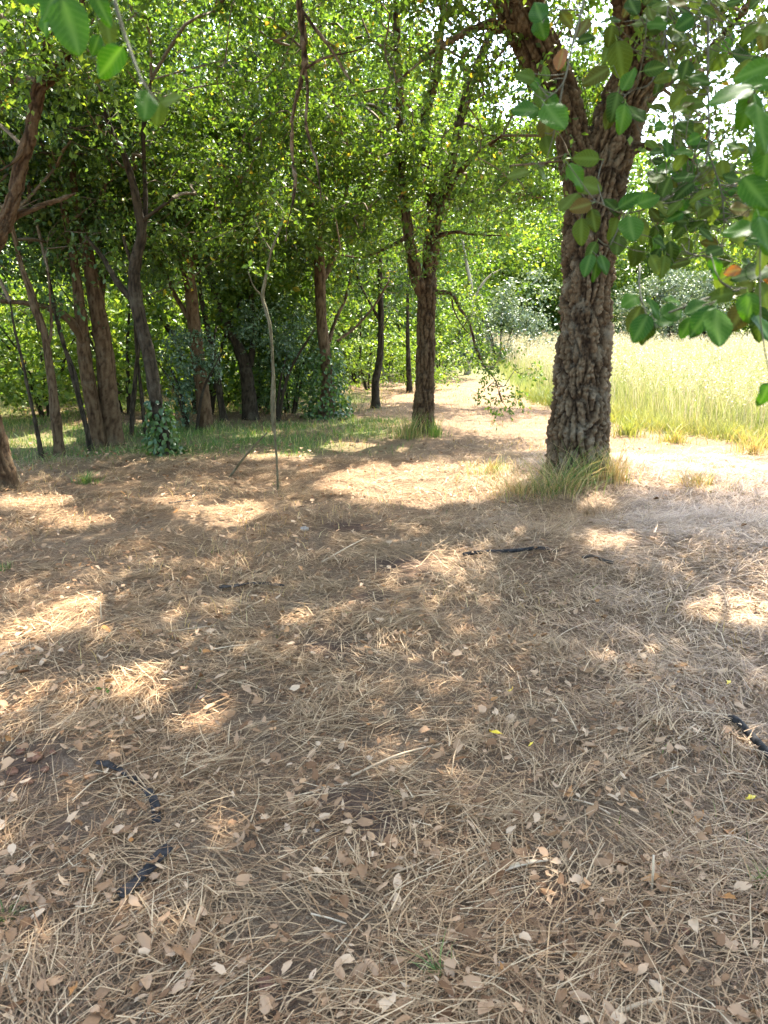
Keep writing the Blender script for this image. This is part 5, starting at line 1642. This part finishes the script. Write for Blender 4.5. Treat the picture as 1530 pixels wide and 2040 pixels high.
branch('spray of round leaves in front of the fork of the thick oak', [
    [(1200, -330, 1.45), (1185, -150, 1.42), (1163, 0, 1.38), (1140, 90, 1.35), (1122, 165, 1.33), (1085, 200, 1.32)],
    [(1160, 20, 1.38), (1110, 20, 1.36), (1090, 30, 1.35)], [(1122, 165, 1.33), (1105, 260, 1.33), (1085, 330, 1.34)]],
    [(1073, 25, 48, 100, 1.36, 'g'), (1078, 54, 44, -80, 1.38, 'g'), (1130, 40, 40, -40, 1.38, 'd'), (1167, 77, 34, 0, 1.4, 'd'), (1047, 150, 40, 150, 1.33, 'p'), (1032, 177, 38, 170, 1.34, 'g'), (1063, 165, 50, -60, 1.35, 'g'),
     (1048, 217, 56, 175, 1.3, 'g'), (1105, 235, 78, -62, 1.28, 'g'), (1088, 250, 60, -95, 1.36, 'd'), (1077, 193, 42, -85, 1.33, 'p'), (1100, 205, 50, -30, 1.34, 'g'), (1033, 345, 50, 190, 1.4, 'p'), (1082, 343, 38, -40, 1.36, 'p'),
     (1087, 145, 34, 100, 1.36, 'p'), (1118, 120, 44, -100, 1.38, 'o'), (1090, 290, 40, -80, 1.36, 'p'), (1160, 60, 44, -120, 1.42, 'd')], 0.0026)

branch('dense spray of mixed green and brownish leaves across the upper right', [
    [(1420, -400, 1.5), (1416, -150, 1.48), (1412, 0, 1.45), (1410, 150, 1.42), (1411, 300, 1.40), (1380, 360, 1.36), (1320, 400, 1.32), (1245, 425, 1.30), (1185, 400, 1.28)],
    [(1335, -250, 1.55), (1335, -60, 1.52), (1325, 60, 1.5), (1300, 160, 1.46), (1260, 180, 1.44), (1235, 200, 1.42)], [(1325, 60, 1.5), (1340, 200, 1.48), (1345, 330, 1.46)],
    [(1411, 300, 1.40), (1440, 400, 1.38), (1430, 500, 1.36), (1340, 505, 1.32)], [(1245, 425, 1.30), (1225, 470, 1.28), (1205, 510, 1.28)]],
    [(1217, 72, 36, -90, 1.46, 'd'), (1237, 118, 66, -70, 1.46, 'p'), (1210, 100, 44, -140, 1.48, 'p'), (1187, 152, 60, -150, 1.46, 'd'), (1227, 210, 56, -100, 1.4, 'd'), (1241, 238, 56, -95, 1.38, 'g'), (1265, 228, 56, -65, 1.4, 'd'), (1216, 232, 50, -110, 1.42, 'd'),
     (1253, 158, 46, 60, 1.44, 'g'), (1167, 315, 54, 170, 1.36, 'p'), (1150, 352, 64, -45, 1.3, 'g'), (1174, 372, 56, -30, 1.32, 'p'), (1133, 404, 66, -130, 1.34, 'p'), (1156, 412, 46, 190, 1.28, 'd'), (1293, 398, 50, 20, 1.26, 'g'),
     (1257, 398, 56, 30, 1.28, 'g'), (1257, 457, 64, -85, 1.24, 'g'), (1220, 412, 50, 150, 1.3, 'd'), (1226, 455, 50, -100, 1.3, 'p'), (1157, 460, 54, -95, 1.3, 'p'), (1183, 440, 48, -75, 1.28, 'd'), (1284, 458, 52, -75, 1.3, 'p'),
     (1178, 500, 46, -120, 1.28, 'd'), (1230, 490, 50, -100, 1.28, 'd'), (1272, 510, 42, -110, 1.3, 'p'), (1170, 528, 52, -110, 1.24, 'g'), (1204, 527, 44, -70, 1.24, 'g'), (1187, 540, 46, -90, 1.25, 'g'),
     (1340, 506, 52, -70, 1.3, 'd'), (1321, 531, 48, -100, 1.28, 'p'), (1302, 515, 44, -120, 1.3, 'd'), (1266, 508, 40, -90, 1.3, 'p'), (1405, 140, 30, 10, 1.42, 'o')],
    0.0028, [(1290, 1530, -10, 150, 60, 27, 46, 1.35, 1.7, 'dddppg', 1), (1300, 1400, 150, 300, 30, 27, 46, 1.3, 1.6, 'dddppg', 2), (1300, 1500, 290, 440, 78, 28, 48, 1.25, 1.6, 'dddgpp', 3), (1290, 1520, 420, 530, 42, 27, 46, 1.25, 1.55, 'dddgp', 4),
             (1200, 1330, 0, 60, 6, 36, 48, 1.4, 1.55, 'dg', 5)])

branch('bright leaves reaching in from the right border', [
    [(1900, 60, 1.0), (1720, 120, 0.98), (1600, 170, 0.95), (1530, 195, 0.93), (1490, 205, 0.92)],
    [(1600, 170, 0.95), (1570, 300, 0.93), (1540, 420, 0.92), (1515, 470, 0.92)]],
    [(1453, 188, 84, 190, 0.9, 'g'), (1491, 223, 66, -100, 0.92, 'g'), (1518, 252, 110, -85, 0.88, 'g'), (1505, 137, 76, 185, 0.95, 'g'), (1512, 165, 60, 175, 0.93, 'g'), (1506, 384, 84, -60, 0.9, 'g'), (1482, 457, 82, 178, 0.9, 'g'),
     (1522, 470, 80, -70, 0.88, 'g'), (1525, 320, 70, -100, 0.9, 'g'), (1535, 60, 80, 200, 0.95, 'p'), (1528, 420, 70, -140, 0.92, 'g'), (1524, 786, 50, -110, 0.9, 'g')], 0.0026)

branch('low spray of large leaves in front of the sunny field', [
    [(2000, 420, 1.1), (1750, 500, 1.08), (1600, 560, 1.05), (1530, 575, 1.03), (1460, 580, 1.02), (1400, 597, 1.0), (1340, 620, 1.0), (1285, 640, 0.99)],
    [(1460, 580, 1.02), (1435, 560, 1.0), (1425, 540, 1.0)], [(1530, 575, 1.03), (1500, 610, 1.0), (1490, 640, 1.0)], [(1275, 530, 1.15), (1274, 575, 1.05), (1290, 635, 1.0)], [(1530, 575, 1.03), (1500, 545, 1.02), (1465, 540, 1.02)]],
    [(1256, 598, 44, 210, 1.0, 'g'), (1303, 612, 56, 115, 0.98, 'g'), (1342, 622, 62, 20, 1.0, 'g'), (1341, 597, 38, 160, 1.02, 'g'), (1322, 644, 46, -5, 0.98, 'g'), (1263, 636, 60, -115, 1.02, 'd'), (1276, 655, 66, -115, 0.97, 'g'),
     (1287, 660, 60, -105, 0.99, 'd'), (1386, 616, 58, -150, 0.97, 'g'), (1396, 640, 76, -125, 0.95, 'g'), (1427, 654, 92, -95, 0.92, 'g'), (1367, 652, 50, -120, 1.0, 'g'), (1437, 588, 66, 195, 1.0, 'p'), (1470, 634, 60, -120, 1.0, 'd'),
     (1492, 612, 60, -85, 0.96, 'g'), (1513, 638, 66, -95, 0.98, 'd'), (1520, 650, 70, -70, 0.95, 'g'), (1426, 535, 50, -60, 1.02, 'g'), (1459, 540, 34, 185, 0.99, 'o'), (1497, 540, 74, 175, 1.0, 'd'), (1441, 560, 48, -100, 1.03, 'p'),
     (1520, 519, 56, -80, 0.98, 'p'), (1525, 590, 60, -60, 0.99, 'p'), (1480, 575, 44, -150, 1.02, 'p'), (1528, 545, 40, -90, 1.0, 'o')], 0.0030)

bpy.context.view_layer.update()
print('objects', len(bpy.data.objects), 'leaves', LEAF_COUNT, 'tris', sum(len(o.data.loops) - 2 * len(o.data.polygons) for o in bpy.data.objects if o.type == 'MESH' and o.data.users == 1))
